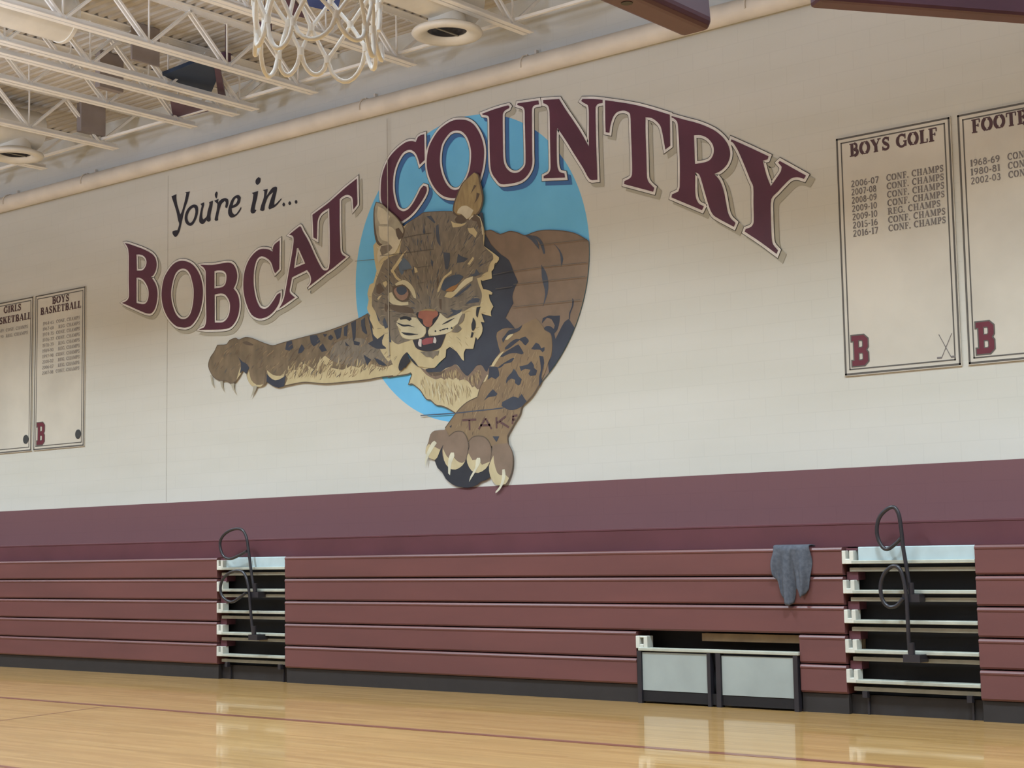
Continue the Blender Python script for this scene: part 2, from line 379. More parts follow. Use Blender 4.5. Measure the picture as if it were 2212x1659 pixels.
b = MB(); b.box(XB+.018, XB+.05, y0+.05, y1-.05, zb+.06, zb+.1); b.box(XB+.018, XB+.05, y0+.04, y0+.07, zb+.06, zb+1.05); b.box(XB+.018, XB+.05, y1-.07, y1-.04, zb+.06, zb+1.05)
b.box(XB+.018, XB+.05, y0+.04, y1-.04, zb+1.03, zb+1.07); b.build('metal_frame', M_FRAME, t, bevel=.004)
b = MB()
for k in range(4):
    yy = y0+.3+k*.41; b.tube([(XB+.04, yy, zb-.0015), (XB+.04, yy, zb+.002)], .014, 12)
b.build('pad_bolts', M_DARK, t)
b = MB(); b.box(XB-.02, XB+.12, 2.25, 2.45, zb+.13, zb+.33); b.box(XB-.13, XB, 2.3, 2.4, zb+.16, zb+.19); b.build('rim_bracket', M_MPAD, t)
RC = Vector((-2.455, 2.345, 3.05)); RR = .2286
b = MB(); b.tube([(RC.x+RR*math.cos(a), RC.y+RR*math.sin(a), RC.z) for a in [k*math.pi/24 for k in range(48)]], .009, 8, closed=True); b.build('rim', M_ORANGE, t)
b = MB()
rows = [(.2286, 3.04), (.192, 2.955), (.162, 2.87), (.142, 2.79), (.134, 2.72)]
def node(j, k):
    r, z = rows[j]; a = (k+.5*j)*2*math.pi/12 + .12*math.sin(k*1.7+j); r *= 1+.06*math.sin(k*2.3+j*1.3)
    return Vector((RC.x+r*math.cos(a), RC.y+r*math.sin(a), z+.012*math.sin(k*3.1+j)))
def arcpts(p, q, sag, out, n=5):
    res = []
    for i in range(n+1):
        u = i/n; v = p.lerp(q, u); s = 4*u*(1-u)
        c = Vector((v.x-RC.x, v.y-RC.y, 0)).normalized()
        res.append(v+Vector((0, 0, -sag*s))+c*out*s)
    return res
for j in range(4):
    for k in range(12):
        b.tube(arcpts(node(j, k), node(j+1, k), .001, .002), .0049, 6)
        b.tube(arcpts(node(j, k), node(j+1, k-1), .001, .002), .0049, 6)
for k in range(12):
    a, c = node(4, k), node(4, k+1); pts = []
    for i in range(9):
        u = i/8; v = a.lerp(c, u); s = math.sin(math.pi*u)**.6; dr = Vector((v.x-RC.x, v.y-RC.y, 0)).normalized()
        pts.append(v+Vector((0, 0, -(.05+.012*math.sin(k*2))*s))+dr*.008*s)
    b.tube(pts, .0052, 6)
for j in range(1, 5):
    for k in range(12):
        p = node(j, k); b.tube([p+Vector((0, 0, .009)), p-Vector((0, 0, .009))], .0075, 6)
b.build('net', M_NET, t)
# second, swivelled backboard at the right top edge
t = empty('basketball_goal', (-2.05, 5.6, 3.5)); tag(t, 'maroon padded lower edge of another backboard at the top right corner', 'basketball goal')
a, c = onZ(1772, 1, 3.5), onZ(2212, 35, 3.5); dd = (c-a).normalized(); e = a+dd*1.83; nn = Vector((-dd.y, dd.x, 0))*.09
b = MB(); b.add([a, e, e+nn, a+nn, a+Vector((0, 0, .12)), e+Vector((0, 0, .12)), e+nn+Vector((0, 0, .12)), a+nn+Vector((0, 0, .12))], [(0, 1, 5, 4), (1, 2, 6, 5), (2, 3, 7, 6), (3, 0, 4, 7), (0, 3, 2, 1), (4, 5, 6, 7)])
b.build('edge_padding', M_MPAD, t, bevel=.015)
b = MB(); up = Vector((0, 0, 1)); q0 = a+nn*.4+dd*.03; q1 = e+nn*.4-dd*.03
b.add([q0+up*.12, q1+up*.12, q1+up*1.1, q0+up*1.1, q0+nn*.15+up*.12, q1+nn*.15+up*.12, q1+nn*.15+up*1.1, q0+nn*.15+up*1.1], [(0, 1, 2, 3), (7, 6, 5, 4), (0, 4, 5, 1), (1, 5, 6, 2), (2, 6, 7, 3), (3, 7, 4, 0)])
b.build('glass_pane', M_GLASS, t)

# ------------------------------------------------------------------ bleachers (closed)
RZ, RH = .18, .284
def rowprof(z0, z1):
    return [(YB+.3, z0+.012), (YB+.014, z0+.012), (YB, z0+.03), (YB, z1-.042), (YB-.006, z1-.036), (YB-.008, z1-.022), (YB+.002, z1-.006), (YB+.02, z1), (YB+.3, z1)]
def section(name, x0, x1, lab, cut=None):
    t = empty('bleacher_section', ((x0+x1)/2, YB, 0)); tag(t, lab, 'bleachers', 'closed maroon bleacher sections')
    for i in range(5):
        z0, z1 = RZ+RH*i, RZ+RH*(i+1)
        if cut and i < 2:
            b = MB(); b.extx(rowprof(z0, z1), x0, cut[0]); b.build('seat_row', M_ROW, t)
            b = MB(); b.extx(rowprof(z0, z1), cut[1], x1); b.build('seat_row', M_ROW, t)
        else:
            b = MB(); b.extx(rowprof(z0, z1), x0, x1); b.build('seat_row', M_ROW, t)
    b = MB(); b.box(x0, x1, YB+.31, YB+1.0, .001, RZ+RH*5-.02)
    b.build('understructure', M_BLACK, t)
    b = MB()
    if cut: b.box(x0, cut[0], YB+.03, YB+.1, 0, RZ+.005); b.box(cut[1], x1, YB+.03, YB+.1, 0, RZ+.005)
    else: b.box(x0, x1, YB+.03, YB+.1, 0, RZ+.005)
    b.build('toe_skirt', M_SKIRT, t)
    return t
GL0, GL1, GR0, GR1 = -16.70, -15.37, -7.44, -6.09
C0, C1 = -9.9, -7.94
section('l', XL+1, GL0, 'maroon closed bleacher section left of the left aisle gap')
mid = section('m', GL1, GR0, 'long maroon closed bleacher section between the two aisle gaps', (C0, C1))
section('r', GR1, XR-1, 'maroon closed bleacher section right of the right aisle gap')
# sixth, set back top board along the wall, shade painted into its maroon
t = empty('bleacher_top_board', (-14, YB+.2, 1.6)); tag(t, 'top board in maroon darkened for shade, running behind the uppermost seat row', 'bleachers')
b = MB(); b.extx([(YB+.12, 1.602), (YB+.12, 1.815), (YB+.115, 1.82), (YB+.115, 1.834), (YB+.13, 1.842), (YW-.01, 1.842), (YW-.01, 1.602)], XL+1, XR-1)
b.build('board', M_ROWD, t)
def aisle(x0, x1, lab, right=False):
    t = empty('aisle_gap', ((x0+x1)/2, YB, 0)); tag(t, lab, 'bleacher aisle', 'folded aisle steps between bleacher sections')
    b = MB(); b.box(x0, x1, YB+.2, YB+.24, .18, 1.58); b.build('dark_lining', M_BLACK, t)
    b = MB(); b.box(x0+.16, x1, YB+.02, YB+.1, 1.452, 1.6); b.build('step_panel', M_PLATE, t, bevel=.01)
    for i in range(5):
        z = .3+RH*i
        b = MB(); b.box(x0+.1, x1, YB-.01, YB+.12, z, z+.035); b.build('step_rail', M_ALU, t, bevel=.006)
        b = MB(); b.box(x0+.06, x1, YB+.03, YB+.12, z-.075, z-.035); b.build('lower_rail', M_ALU2, t, bevel=.004)
        b = MB(); b.box(x0, x0+.04, YB-.008, YB+.1, z+.0, z+.13); b.box(x0+.035, x0+.085, YB-.008, YB+.1, z, z+.05); b.box(x0+.08, x0+.125, YB-.008, YB+.1, z, z+.13)
        b.build('end_cap', M_WHITE, t, bevel=.006)
        b = MB(); b.box(x0+.02, x0+.14, YB+.05, YB+.2, z+.13, z+.209+(.0 if i < 4 else -.055)); b.build('end_block', M_ROWD, t)
    for xx in (x0+.16, x1-.14): b = MB(); b.box(xx, xx+.05, YB+.0, YB+.05, .165, .225); b.box(xx+.015, xx+.035, YB+.07, YB+.09, 0, .17); b.box(xx+.01, xx+.04, YB+.03, YB+.09, .165, .18); b.build('foot_post', M_TUBE, t)
    b = MB(); b.box(x0, x1, YB+.1, YB+.14, 0, .185); b.build('toe_skirt', M_SKIRT, t)
    return t
aisle(GL0, GL1, 'narrow aisle gap with pale step rails left of centre')
aisle(GR0, GR1, 'wide looking aisle gap with pale step rails at the right', True)
b = MB(); p = onY(1856, 1383, YB+.15); b.box(p.x-.06, p.x+.05, YB+.135, YB+.185, .3+RH+.0355, p.z+.09)
tag(b.build('wood_scrap', M_TAN), 'small tan block inside the right aisle gap near its left side', 'wood block')

def crom(pts, n=6, closed=False):
    P = [Vector(p) for p in pts]; K = len(P); out = []
    for i in range(K if closed else K-1):
        p0 = P[i-1] if (closed or i > 0) else P[0]*2-P[1]; p1 = P[i]; p2 = P[(i+1) % K]
        p3 = P[(i+2) % K] if (closed or i < K-2) else P[-1]*2-P[-2]
        for k in range(n):
            u = k/n; out.append(.5*((2*p1)+(p2-p0)*u+(2*p0-5*p1+4*p2-p3)*u*u+(3*p1-p0-3*p2+p3)*u**3))
    if not closed: out.append(P[-1])
    return out
def rail(pts, fx, fy, sc, foot, lab, Y, mast_start=0):
    P = [onY(fx+x/sc, fy+y/sc, Y) for x, y in pts]
    t = empty('aisle_handrail', tuple(P[-1])); tag(t, lab, 'handrail', 'black looped aisle handrails')
    b = MB(); b.tube(crom(P), .019, 10); b.build('looped_tube', M_TUBE, t)
    f = onY(fx+foot[0]/sc, fy+foot[1]/sc, Y)
    b = MB(); b.box(f.x-.08, f.x+.09, Y-.03, YB+.05, f.z-.02, f.z+.05); b.tube([f+Vector((0, 0, .03)), f+Vector((0, 0, .16))], .028, 10); b.build('floor_socket', M_TUBE, t)
rail([(550, 345), (480, 385), (380, 425), (310, 400), (275, 320), (275, 230), (330, 155), (420, 112), (500, 118), (545, 190), (565, 300), (585, 450), (605, 600), (625, 720), (640, 810)], 420, 1120, 4.88, (640, 815),
     'upper looped black handrail in the left aisle gap', YB-.07)
rail([(540, 785), (470, 840), (390, 880), (310, 840), (275, 760), (290, 660), (345, 590), (430, 553), (500, 560), (545, 620), (575, 760), (590, 950), (610, 1150), (625, 1260)], 420, 1120, 4.88, (630, 1265),
     'lower looped black handrail in the left aisle gap', YB-.12)
rail([(575, 285), (530, 330), (470, 368), (425, 335), (395, 250), (405, 150), (450, 85), (515, 52), (555, 100), (575, 210), (590, 350), (612, 480), (635, 620), (650, 740)], 1780, 1080, 3.455, (655, 745),
     'upper looped black handrail in the right aisle gap', YB-.07)
rail([(590, 735), (540, 790), (480, 795), (435, 740), (422, 640), (450, 550), (510, 495), (560, 510), (590, 580), (615, 720), (625, 900), (635, 1080), (650, 1190)], 1780, 1080, 3.455, (660, 1195),
     'lower looped black handrail in the right aisle gap', YB-.12)

# cut-out with two white panels
t = empty('accessible_cutout', ((C0+C1)/2, YB, 0)); tag(t, 'cut-out in the bottom bleacher rows with two white panels and black posts', 'bleacher cut-out')
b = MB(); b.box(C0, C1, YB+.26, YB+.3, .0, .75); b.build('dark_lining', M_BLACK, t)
b = MB(); b.box(C0+.04, C1, YB-.03, YB+.05, .545, .58); b.build('top_rail', M_ALU, t, bevel=.006)
b = MB(); b.box(-9.82, -9.01, YB-.01, YB+.02, .135, .53); b.build('white_panel', M_PANEL, t)
b = MB(); b.box(-8.84, -8.01, YB-.01, YB+.02, .125, .52); b.build('white_panel', M_PANEL, t)
for x0, x1 in ((-9.875, -9.825), (-9.005, -8.965), (-8.9, -8.845), (-8.005, -7.955)):
    b = MB(); b.box(x0, x1, YB-.03, YB+.04, 0, .545); b.build('post', M_TUBE, t)
b = MB(); b.box(-9.83, -7.97, YB-.005, YB+.03, .02, .13); b.build('base_board', M_BLACK, t)
b = MB(); b.box(C0, C0+.05, YB-.012, YB+.1, .57, .7); b.box(C0+.05, C0+.1, YB-.012, YB+.1, .57, .615); b.box(C0+.1, C0+.15, YB-.012, YB+.1, .57, .7); b.box(C0+.045, C0+.105, YB-.005, YB+.1, .68, .7); b.build('end_cap', M_WHITE, t, bevel=.006)
b = MB(); b.box(-9.15, C1, YB+.12, YB+.2, .655, .735); b.build('plank', M_TAN, t)

# grey sweater over the top row
cols = [(1372, 300), (1385, 350), (1410, 400), (1435, 520), (1462, 590), (1505, 618), (1538, 590), (1552, 470), (1590, 465), (1608, 545), (1650, 520), (1690, 450), (1706, 330)]
xs = [onY(1340+x/4.148, 1250, YB-.03).x for x, _ in cols]; zs = [onY(1340+x/4.148, 1160+y/4.148, YB-.03).z for x, y in cols]
NC, NR = 40, 26; b = MB(); vs = []
for j in range(NR+1):
    for i in range(NC+1):
        u = i/NC; x = xs[0]+(xs[-1]-xs[0])*u
        k = 0
        while k < len(xs)-2 and xs[k+1] < x: k += 1
        w = (x-xs[k])/(xs[k+1]-xs[k]); zb_ = zs[k]+(zs[k+1]-zs[k])*w
        v = j/NR
        if v < .2:
            a = v/.2; y = YB+.1-.135*a; z = 1.622+.012*math.sin(math.pi*a)
        else:
            a = (v-.2)/.8; z = 1.615+(zb_-1.615)*a
            y = YB-.035-.02*math.sin(u*math.pi)-.022*math.sin(u*17+a*1.5)*min(1, a*2)-.012*math.sin(u*41+1)*a - (.0 if abs(u-.5) > .06 else -.03*a)
        vs.append((x+.012*math.sin(v*6+u*4), y, z))
fs = [(j*(NC+1)+i, (j+1)*(NC+1)+i, (j+1)*(NC+1)+i+1, j*(NC+1)+i+1) for j in range(NR) for i in range(NC)]
b.add(vs, fs, None, True); o = b.build('grey_sweater', M_SWEAT, loc=(xs[5], YB-.03, 1.6)); sm = o.modifiers.new('s', 'SOLIDIFY'); sm.thickness = .012
tag(o, 'grey sweater hanging over the top seat row left of the right aisle gap', 'sweater')

# ------------------------------------------------------------------ mural tools
FR = {'A': (240, 360, 3.8138), 'B': (260, 500, 7.54), 'T': (600, 370, 6.144), 'Y': (360, 370, 7.373), 'C': (810, 230, 6.382), 'U': (1030, 200, 6.9125),
      'N': (1240, 200, 6.914), 'R': (1430, 240, 4.879), '1': (790, 560, 7.373), '2': (1030, 640, 6.912), '3': (790, 360, 7.373), '4': (840, 720, 9.217),
      '5': (760, 360, 4.096), '6': (440, 660, 4.608), '7': (860, 740, 4.880), 'G': (1780, 220, 2.676), 'L': (0, 580, 3.95)}
def px(spec):
    """'F:x,y x,y|G:x,y ...' traced points -> wall plane (X, Z)"""
    out = []
    for seg in spec.split('|'):
        k, s = seg.split(':'); x0, y0, sc = FR[k]
        for p in s.split():
            a, c = p.split(','); q = onY(x0+float(a)/sc, y0+float(c)/sc, YW); out.append((q.x, q.z))
    return out
def smooth(P, n=3, closed=True, ang=48):
    K = len(P); V = [Vector(p) for p in P]; cor = []
    for i in range(K):
        a = V[i]-V[i-1]; c = V[(i+1) % K]-V[i]
        if not closed and i in (0, K-1): cor.append(True); continue
        cor.append(a.length < 1e-6 or c.length < 1e-6 or math.degrees(a.angle(c)) > ang)
    out = []
    for i in range(K if closed else K-1):
        p1, p2 = V[i], V[(i+1) % K]; p0 = V[i-1] if not cor[i] else p1*2-p2; p3 = V[(i+2) % K] if not cor[(i+1) % K] else p2*2-p1
        L = (p2-p1).length
        # limit tangents to segment length
        m1 = (p2-p0)*.5; m2 = (p3-p1)*.5
        if m1.length > L: m1 = m1.normalized()*L
        if m2.length > L: m2 = m2.normalized()*L
        for k in range(n):
            u = k/n; h = (2*u**3-3*u*u+1, u**3-2*u*u+u, -2*u**3+3*u*u, u**3-u*u)
            out.append(p1*h[0]+m1*h[1]+p2*h[2]+m2*h[3])
    if not closed: out.append(V[-1])
    return [(p.x, p.y) for p in out]
EPS = .0022
NUDGE = [0]
def fill(mb, loops, layer, m):
    Y = YW-EPS*layer-.001-NUDGE[0]
    L = [[Vector((x, z, 0)) for x, z in lp] for lp in loops]
    tris = tessellate_polygon(L); flat = [p for lp in loops for p in lp]
    mb.add([(x, Y, z) for x, z in flat], [tuple(t_) for t_ in tris], m)
def area2(P): return sum(P[i-1][0]*P[i][1]-P[i][0]*P[i-1][1] for i in range(len(P)))/2
def offset(P, d):
    """outward (d>0) mitred offset of a closed loop"""
    s = 1 if area2(P) > 0 else -1; K = len(P); out = []
    for i in range(K):
        a = Vector(P[i])-Vector(P[i-1]); c = Vector(P[(i+1) % K])-Vector(P[i])
        if a.length < 1e-7: a = c
        if c.length < 1e-7: c = a
        a.normalize(); c.normalize(); n1 = Vector((a.y, -a.x))*s; n2 = Vector((c.y, -c.x))*s
        mm = n1+n2
        if mm.length < .2: mm = n1
        mm.normalize(); k = min(1/max(.1, mm.dot(n1)), 1.9)
        out.append((P[i][0]+mm.x*d*k, P[i][1]+mm.y*d*k))
    return out
def band(mb, P, d0, d1, layer, m):
    Y = YW-EPS*layer-.001-NUDGE[0]; A, B_ = offset(P, d0), offset(P, d1); K = len(P)
    mb.add([(x, Y, z) for x, z in A+B_], [(i, (i+1) % K, K+(i+1) % K, K+i) for i in range(K)], m)
def stroke(mb, P, w, layer, m, taper=False):
    Y = YW-EPS*layer-.001; K = len(P); L_, R_ = [], []
    for i in range(K):
        a = Vector(P[min(i+1, K-1)])-Vector(P[max(i-1, 0)]); a.normalize(); n_ = Vector((-a.y, a.x))
        ww = w/2*(math.sin(math.pi*min(max(i/(K-1), .06), .94)) if taper else 1)
        L_.append((P[i][0]+n_.x*ww, P[i][1]+n_.y*ww)); R_.append((P[i][0]-n_.x*ww, P[i][1]-n_.y*ww))
    mb.add([(x, Y, z) for x, z in L_+R_], [(i, i+1, K+i+1, K+i) for i in range(K-1)], m)

# paints
P_MAR = mat('maroon_letter_paint', (96, 50, 70), .5, col2=(86, 46, 64), scale=2)
P_WHT = mat('off_white_outline_paint', (238, 235, 233), .6)
P_BLK = mat('thin_dark_line_paint', (64, 62, 58), .6)
P_INK = mat('black_letter_paint', (44, 42, 54), .6)
DC = (-13.27, 5.245); DR = 1.985
P_SHD = shadow_material(DC[0], DC[1], DR)
P_BLUE = mat('sky_blue_paint', (116, 198, 245), .55, col2=(108, 189, 237), scale=1.5)
P_BODY = mat('brown_fur_paint', (140, 120, 104), .6, col2=(128, 110, 95), scale=4)
P_LEG = mat('tawny_fur_paint', (146, 124, 96), .6, col2=(132, 112, 89), scale=4)
P_ARM = mat('mottled_fur_paint', (136, 119, 97), .6, col2=(114, 100, 82), scale=7, stretch=(1, 1, .5))
P_HEAD = mat('taupe_fur_paint', (138, 128, 114), .6, col2=(118, 110, 100), scale=8, stretch=(1.6, 1, .6))
P_CRM = mat('cream_fur_paint', (208, 194, 156), .6, col2=(196, 181, 143), scale=5, stretch=(1.4, 1, .6))
P_PALE = mat('pale_fur_paint', (216, 208, 178), .6)
P_DRK = mat('blue_black_fur_paint', (66, 72, 86), .6, col2=(58, 62, 76), scale=3)
P_SLATE = mat('slate_fur_paint', (80, 88, 104), .6)
P_BLUEGR = mat('blue_grey_fur_paint', (100, 116, 136), .6)
P_UMB = mat('umber_fur_paint', (104, 90, 78), .6)
P_EAR = mat('ear_fur_paint', (176, 168, 148), .6, col2=(156, 148, 130), scale=8)
P_EARC = mat('ear_cream_paint', (214, 205, 180), .6)
P_EART = mat('ear_tan_paint', (172, 152, 110), .6, col2=(150, 130, 96), scale=9, stretch=(2, 1, .6))
P_NOSE = mat('terracotta_nose_paint', (168, 110, 92), .6, col2=(154, 98, 84), scale=6)
P_IRIS = mat('amber_iris_paint', (164, 132, 116), .5)
P_IRIS2 = mat('orange_iris_paint', (168, 124, 78), .5)
P_TNG = mat('tongue_paint', (158, 86, 92), .6)
P_MOU = mat('mouth_paint', (58, 56, 66), .6)
P_TOO = mat('tooth_paint', (222, 216, 214), .5)
P_CLAW = mat('claw_paint', (224, 220, 196), .5)
P_CLAWF = mat('faint_claw_paint', (184, 178, 160), .5)
P_TXT = mat('plum_stencil_paint', (104, 76, 76), .6)
P_PAD = mat('black_pad_paint', (52, 54, 62), .6)

# ------------------------------------------------------------------ letters
LET = {
 'B1': (['B:85,190 150,205 250,240 350,275 450,320 530,370 580,430 603,520 598,600 575,670 545,718 510,745 560,810 595,880 615,970 615,1080 600,1180 570,1270 530,1325 490,1342 420,1330 300,1280 180,1225 40,1165 100,1140 140,1100 155,1040 150,850 150,600 150,400 140,290 120,240',
         'B:275,378 330,378 390,400 430,450 440,510 425,570 390,620 350,640 280,640', 'B:275,755 320,755 380,785 430,850 465,930 475,1000 470,1080 445,1150 410,1180 360,1185 275,1165']),
 'O1': (['B:1030,480 1120,500 1200,550 1270,640 1320,750 1350,880 1358,1000 1345,1150 1310,1300 1250,1430 1170,1530 1090,1565 1020,1565 930,1545 850,1480 780,1390 720,1260 690,1120 685,1000 700,870 730,750 790,640 860,550 940,495',
         'B:1050,608 1100,630 1150,700 1180,800 1205,920 1208,1030 1200,1150 1180,1260 1150,1350 1100,1410 1040,1430 980,1415 920,1350 880,1260 850,1150 838,1030 845,920 870,800 905,700 950,640 1000,612']),
 'B2': (['B:1310,545 1500,550 1620,530 1760,510 1840,530 1890,600 1915,700 1912,780 1890,860 1855,930 1910,1000 1945,1100 1952,1230 1930,1370 1880,1480 1810,1560 1720,1590 1600,1600 1290,1605 1340,1580 1380,1560 1405,1500 1415,1400 1410,1200 1405,900 1405,700 1400,640 1370,590',
         'B:1545,650 1600,638 1690,645 1735,690 1742,760 1730,840 1700,890 1650,915 1545,930', 'B:1548,1030 1640,1012 1710,1025 1760,1080 1795,1160 1800,1250 1785,1350 1745,1430 1680,1480 1550,1485']),
 'C1': (['A:1395,608 1392,845 1358,880 1345,850 1325,790 1290,755 1245,740 1210,765 1188,830 1180,920 1185,1010 1205,1100 1235,1160 1275,1172 1310,1150 1350,1095 1375,1055 1402,1040 1402,1070 1385,1135 1345,1195 1290,1238 1225,1252 1165,1220 1125,1140 1100,1040 1097,950 1108,860 1140,775 1190,710 1240,680 1300,682 1338,702 1342,665 1355,640']),
 'A1': (['T:300,735 318,740 345,800 420,930 500,1110 570,1250 615,1312 680,1332 400,1550 440,1500 455,1440 440,1370 400,1312 200,1410 185,1490 168,1590 185,1630 240,1675 27,1824 70,1750 100,1660 130,1500 165,1300 200,1100 222,940 220,880 200,855 160,845',
         'T:265,1025 285,1020 375,1225 225,1290']),
 'T1': (['T:1060,100 1068,440 1015,510 1010,440 1005,370 985,335 930,315 870,340 832,375 832,700 838,900 845,1060 870,1110 920,1140 670,1338 600,1316 660,1318 690,1290 702,1200 702,900 695,492 640,520 580,570 545,640 535,720 530,905 485,880 480,750 472,580 560,515 700,408 900,228']),
 'C2': (['C:690,385 695,740 628,805 610,740 575,655 520,607 460,605 400,640 345,720 300,820 270,930 258,1060 262,1180 285,1300 320,1400 370,1440 420,1445 480,1410 540,1330 600,1220 640,1140 680,1095 720,1110 725,1160 700,1230 640,1330 560,1440 480,1520 380,1590 300,1540 220,1450 150,1400 100,1310 90,1200 95,1050 110,950 140,850 200,720 280,620 370,540 450,490 520,480 575,492 600,430 640,400']),
 'O2': (['C:1180,185 1280,195 1370,250 1440,350 1490,470 1515,600 1510,750 1490,880 1440,1040 1370,1150 1270,1230 1160,1260 1060,1265 960,1240 870,1170 800,1070 750,950 725,820 730,680 760,550 820,430 900,320 1000,240 1090,195',
         'C:1150,335 1210,350 1270,410 1310,500 1335,610 1335,730 1320,850 1290,950 1240,1050 1180,1130 1120,1155 1060,1140 1000,1080 950,980 920,880 905,770 910,650 930,540 975,450 1040,370 1095,340']),
 'U': (['U:90,320 280,250 480,195 500,215 490,240 440,265 410,300 398,340 400,700 405,950 420,1060 460,1140 520,1190 580,1205 640,1190 700,1140 735,1080 740,950 735,700 728,400 725,270 700,220 615,190 620,165 930,120 940,180 880,192 850,215 835,260 835,500 838,900 840,1060 810,1170 740,1270 650,1330 520,1362 370,1370 300,1300 240,1210 215,1100 205,900 200,650 195,380 165,345 100,335']),
 'N': (['U:1000,115 1240,100 1340,260 1450,420 1560,590 1685,810 1685,600 1685,300 1670,195 1620,165 1570,130 1590,100 1750,100 1890,112 1890,160 1820,175 1785,220 1785,400 1795,800 1812,1305 1700,1300 1600,1130 1460,910 1350,730 1215,530 1205,600 1205,900 1210,1060 1220,1130 1250,1190 1320,1210 1330,1272 1010,1285 1010,1250 1080,1210 1110,1150 1112,1050 1105,700 1098,300 1080,210 1040,175 1005,165']),
 'T2': (['N:475,118 600,135 800,165 1000,205 1200,260 1442,335 1448,800 1375,855 1355,740 1330,600 1300,500 1240,430 1170,385 1080,372 1080,600 1090,900 1100,1250 1120,1330 1180,1400 1210,1425 1195,1485 760,1370 765,1325 850,1280 878,1225 878,1000 862,600 850,330 790,280 720,275 650,300 600,360 570,440 550,520 540,605 485,595 478,400']),
 'R': (['R:110,55 250,95 400,135 550,200 640,270 700,350 725,430 720,500 690,570 630,630 560,665 620,740 660,850 680,950 700,1060 730,1130 782,1180 765,1222 565,1112 520,1050 480,930 420,720 395,665 358,648 358,850 370,930 400,980 450,1005 430,1047 108,912 115,880 180,850 195,800 195,500 180,200 170,120 140,85 110,70',
        'R:345,258 420,258 490,290 540,350 555,410 545,470 510,520 450,545 355,560']),
 'Y': (['R:740,300 930,385 1132,480 1120,512 1070,525 1110,680 1155,795 1210,715 1260,640 1270,590 1232,545 1250,528 1525,682 1505,718 1440,700 1370,712 1300,775 1230,850 1160,930 1155,1100 1165,1350 1180,1410 1230,1470 1215,1507 1050,1385 880,1272 890,1245 950,1220 975,1170 972,980 970,800 940,730 880,580 810,420 760,340 733,322']),
}
def lettering(keys, lab, base):
    t = empty('painted_lettering', base); tag(t, lab, 'wall lettering')
    for i, k in enumerate(keys):
        loops = [smooth(px(s)) for s in LET[k]]; NUDGE[0] = .00022*(i+1)
        b = MB(); fill(b, loops, 7, P_MAR); o = b.build('letter', P_MAR, t)
        b = MB(); c = MB()
        for q, lp in enumerate(loops):
            s = 1 if q == 0 else -1
            band(b, lp, -.004*s, .031*s, 5, P_WHT); band(b, lp, .029*s, .038*s, 4, P_BLK)
            sh = [(x+.055, z-.06) for x, z in lp]
            band(c, sh, 0, .036*s, 2, P_SHD)
        fill(c, [[(x+.055, z-.06) for x, z in lp] for lp in loops], 2, P_SHD)
        ol = b.build('letter_outline', None, o); c.build('letter_shadow', None, o)
    NUDGE[0] = 0
    return t
lettering(['B1', 'O1', 'B2', 'C1', 'A1', 'T1'], 'maroon serif word BOBCAT painted on an arc left of the bobcat', (onY(500, 650, YW-.02)))
lettering(['C2', 'O2', 'U', 'N', 'T2', 'R', 'Y'], 'maroon serif word COUNTRY painted on an arc above and right of the bobcat', (onY(1250, 350, YW-.02)))
t = empty('painted_lettering', onY(500, 450, YW-.01)); tag(t, 'black italic words "You\'re in..." painted above BOBCAT', 'wall lettering')
YR = [(['80,400 160,365 158,440 175,540 220,690 245,640 285,500 318,350 298,335 378,322 366,345 335,480 292,600 255,760 228,880 208,960 170,1030 135,1045 100,1000 95,960 140,942 175,938 192,890 203,835 185,780 160,650 120,520'],),
      (['440,530 490,550 505,610 495,700 460,790 420,850 375,870 320,840 292,780 295,700 325,620 375,560', '430,578 455,600 460,660 440,740 410,800 375,822 345,790 335,730 350,670 385,610'],),
      (['540,520 600,495 600,540 575,640 572,740 588,768 640,720 655,640 685,530 680,490 740,470 730,560 702,700 705,780 680,805 650,795 640,775 600,830 560,840 522,800 530,700 550,600 560,550'],),
      (['770,370 795,325 815,345 800,430 782,420'],),
      (['760,470 830,440 822,500 870,450 930,428 980,450 985,520 965,590 935,575 945,500 930,472 880,520 845,620 820,740 825,780 785,790 765,770 800,620 812,520'],),
      (['1150,380 1185,420 1170,500 1120,560 1040,592 1045,650 1080,690 1120,670 1190,565 1192,600 1140,680 1080,730 1020,735 985,680 985,610 1010,520 1040,450 1090,395', '1110,425 1132,450 1110,510 1055,548 1070,480'],),
      (['1360,345 1460,315 1445,420 1415,540 1405,610 1435,620 1400,665 1360,670 1340,640 1345,590 1370,480 1385,370', ],),
      (['1468,92 1500,115 1495,165 1470,205 1442,215 1420,185 1425,135'],),
      (['1535,300 1615,280 1590,400 1680,270 1740,245 1762,260 1755,320 1722,470 1712,535 1740,522 1830,430 1835,445 1740,560 1640,610 1625,580 1650,480 1700,335 1620,410 1570,540 1560,620 1530,635 1490,620 1510,540 1550,420 1560,320'],)]
for cx, cy in ((1868, 530), (1963, 510), (2065, 488)):
    YR.append((['%d,%d %d,%d %d,%d %d,%d' % (cx, cy-32, cx+22, cy, cx, cy+32, cx-22, cy)],))
for (ls,) in YR:
    loops = [smooth(px('Y:'+s), ang=60 if len(s.split()) > 5 else 120) for s in ls]
    b = MB(); fill(b, loops, 2, P_INK); b.build('letter', P_INK, t)

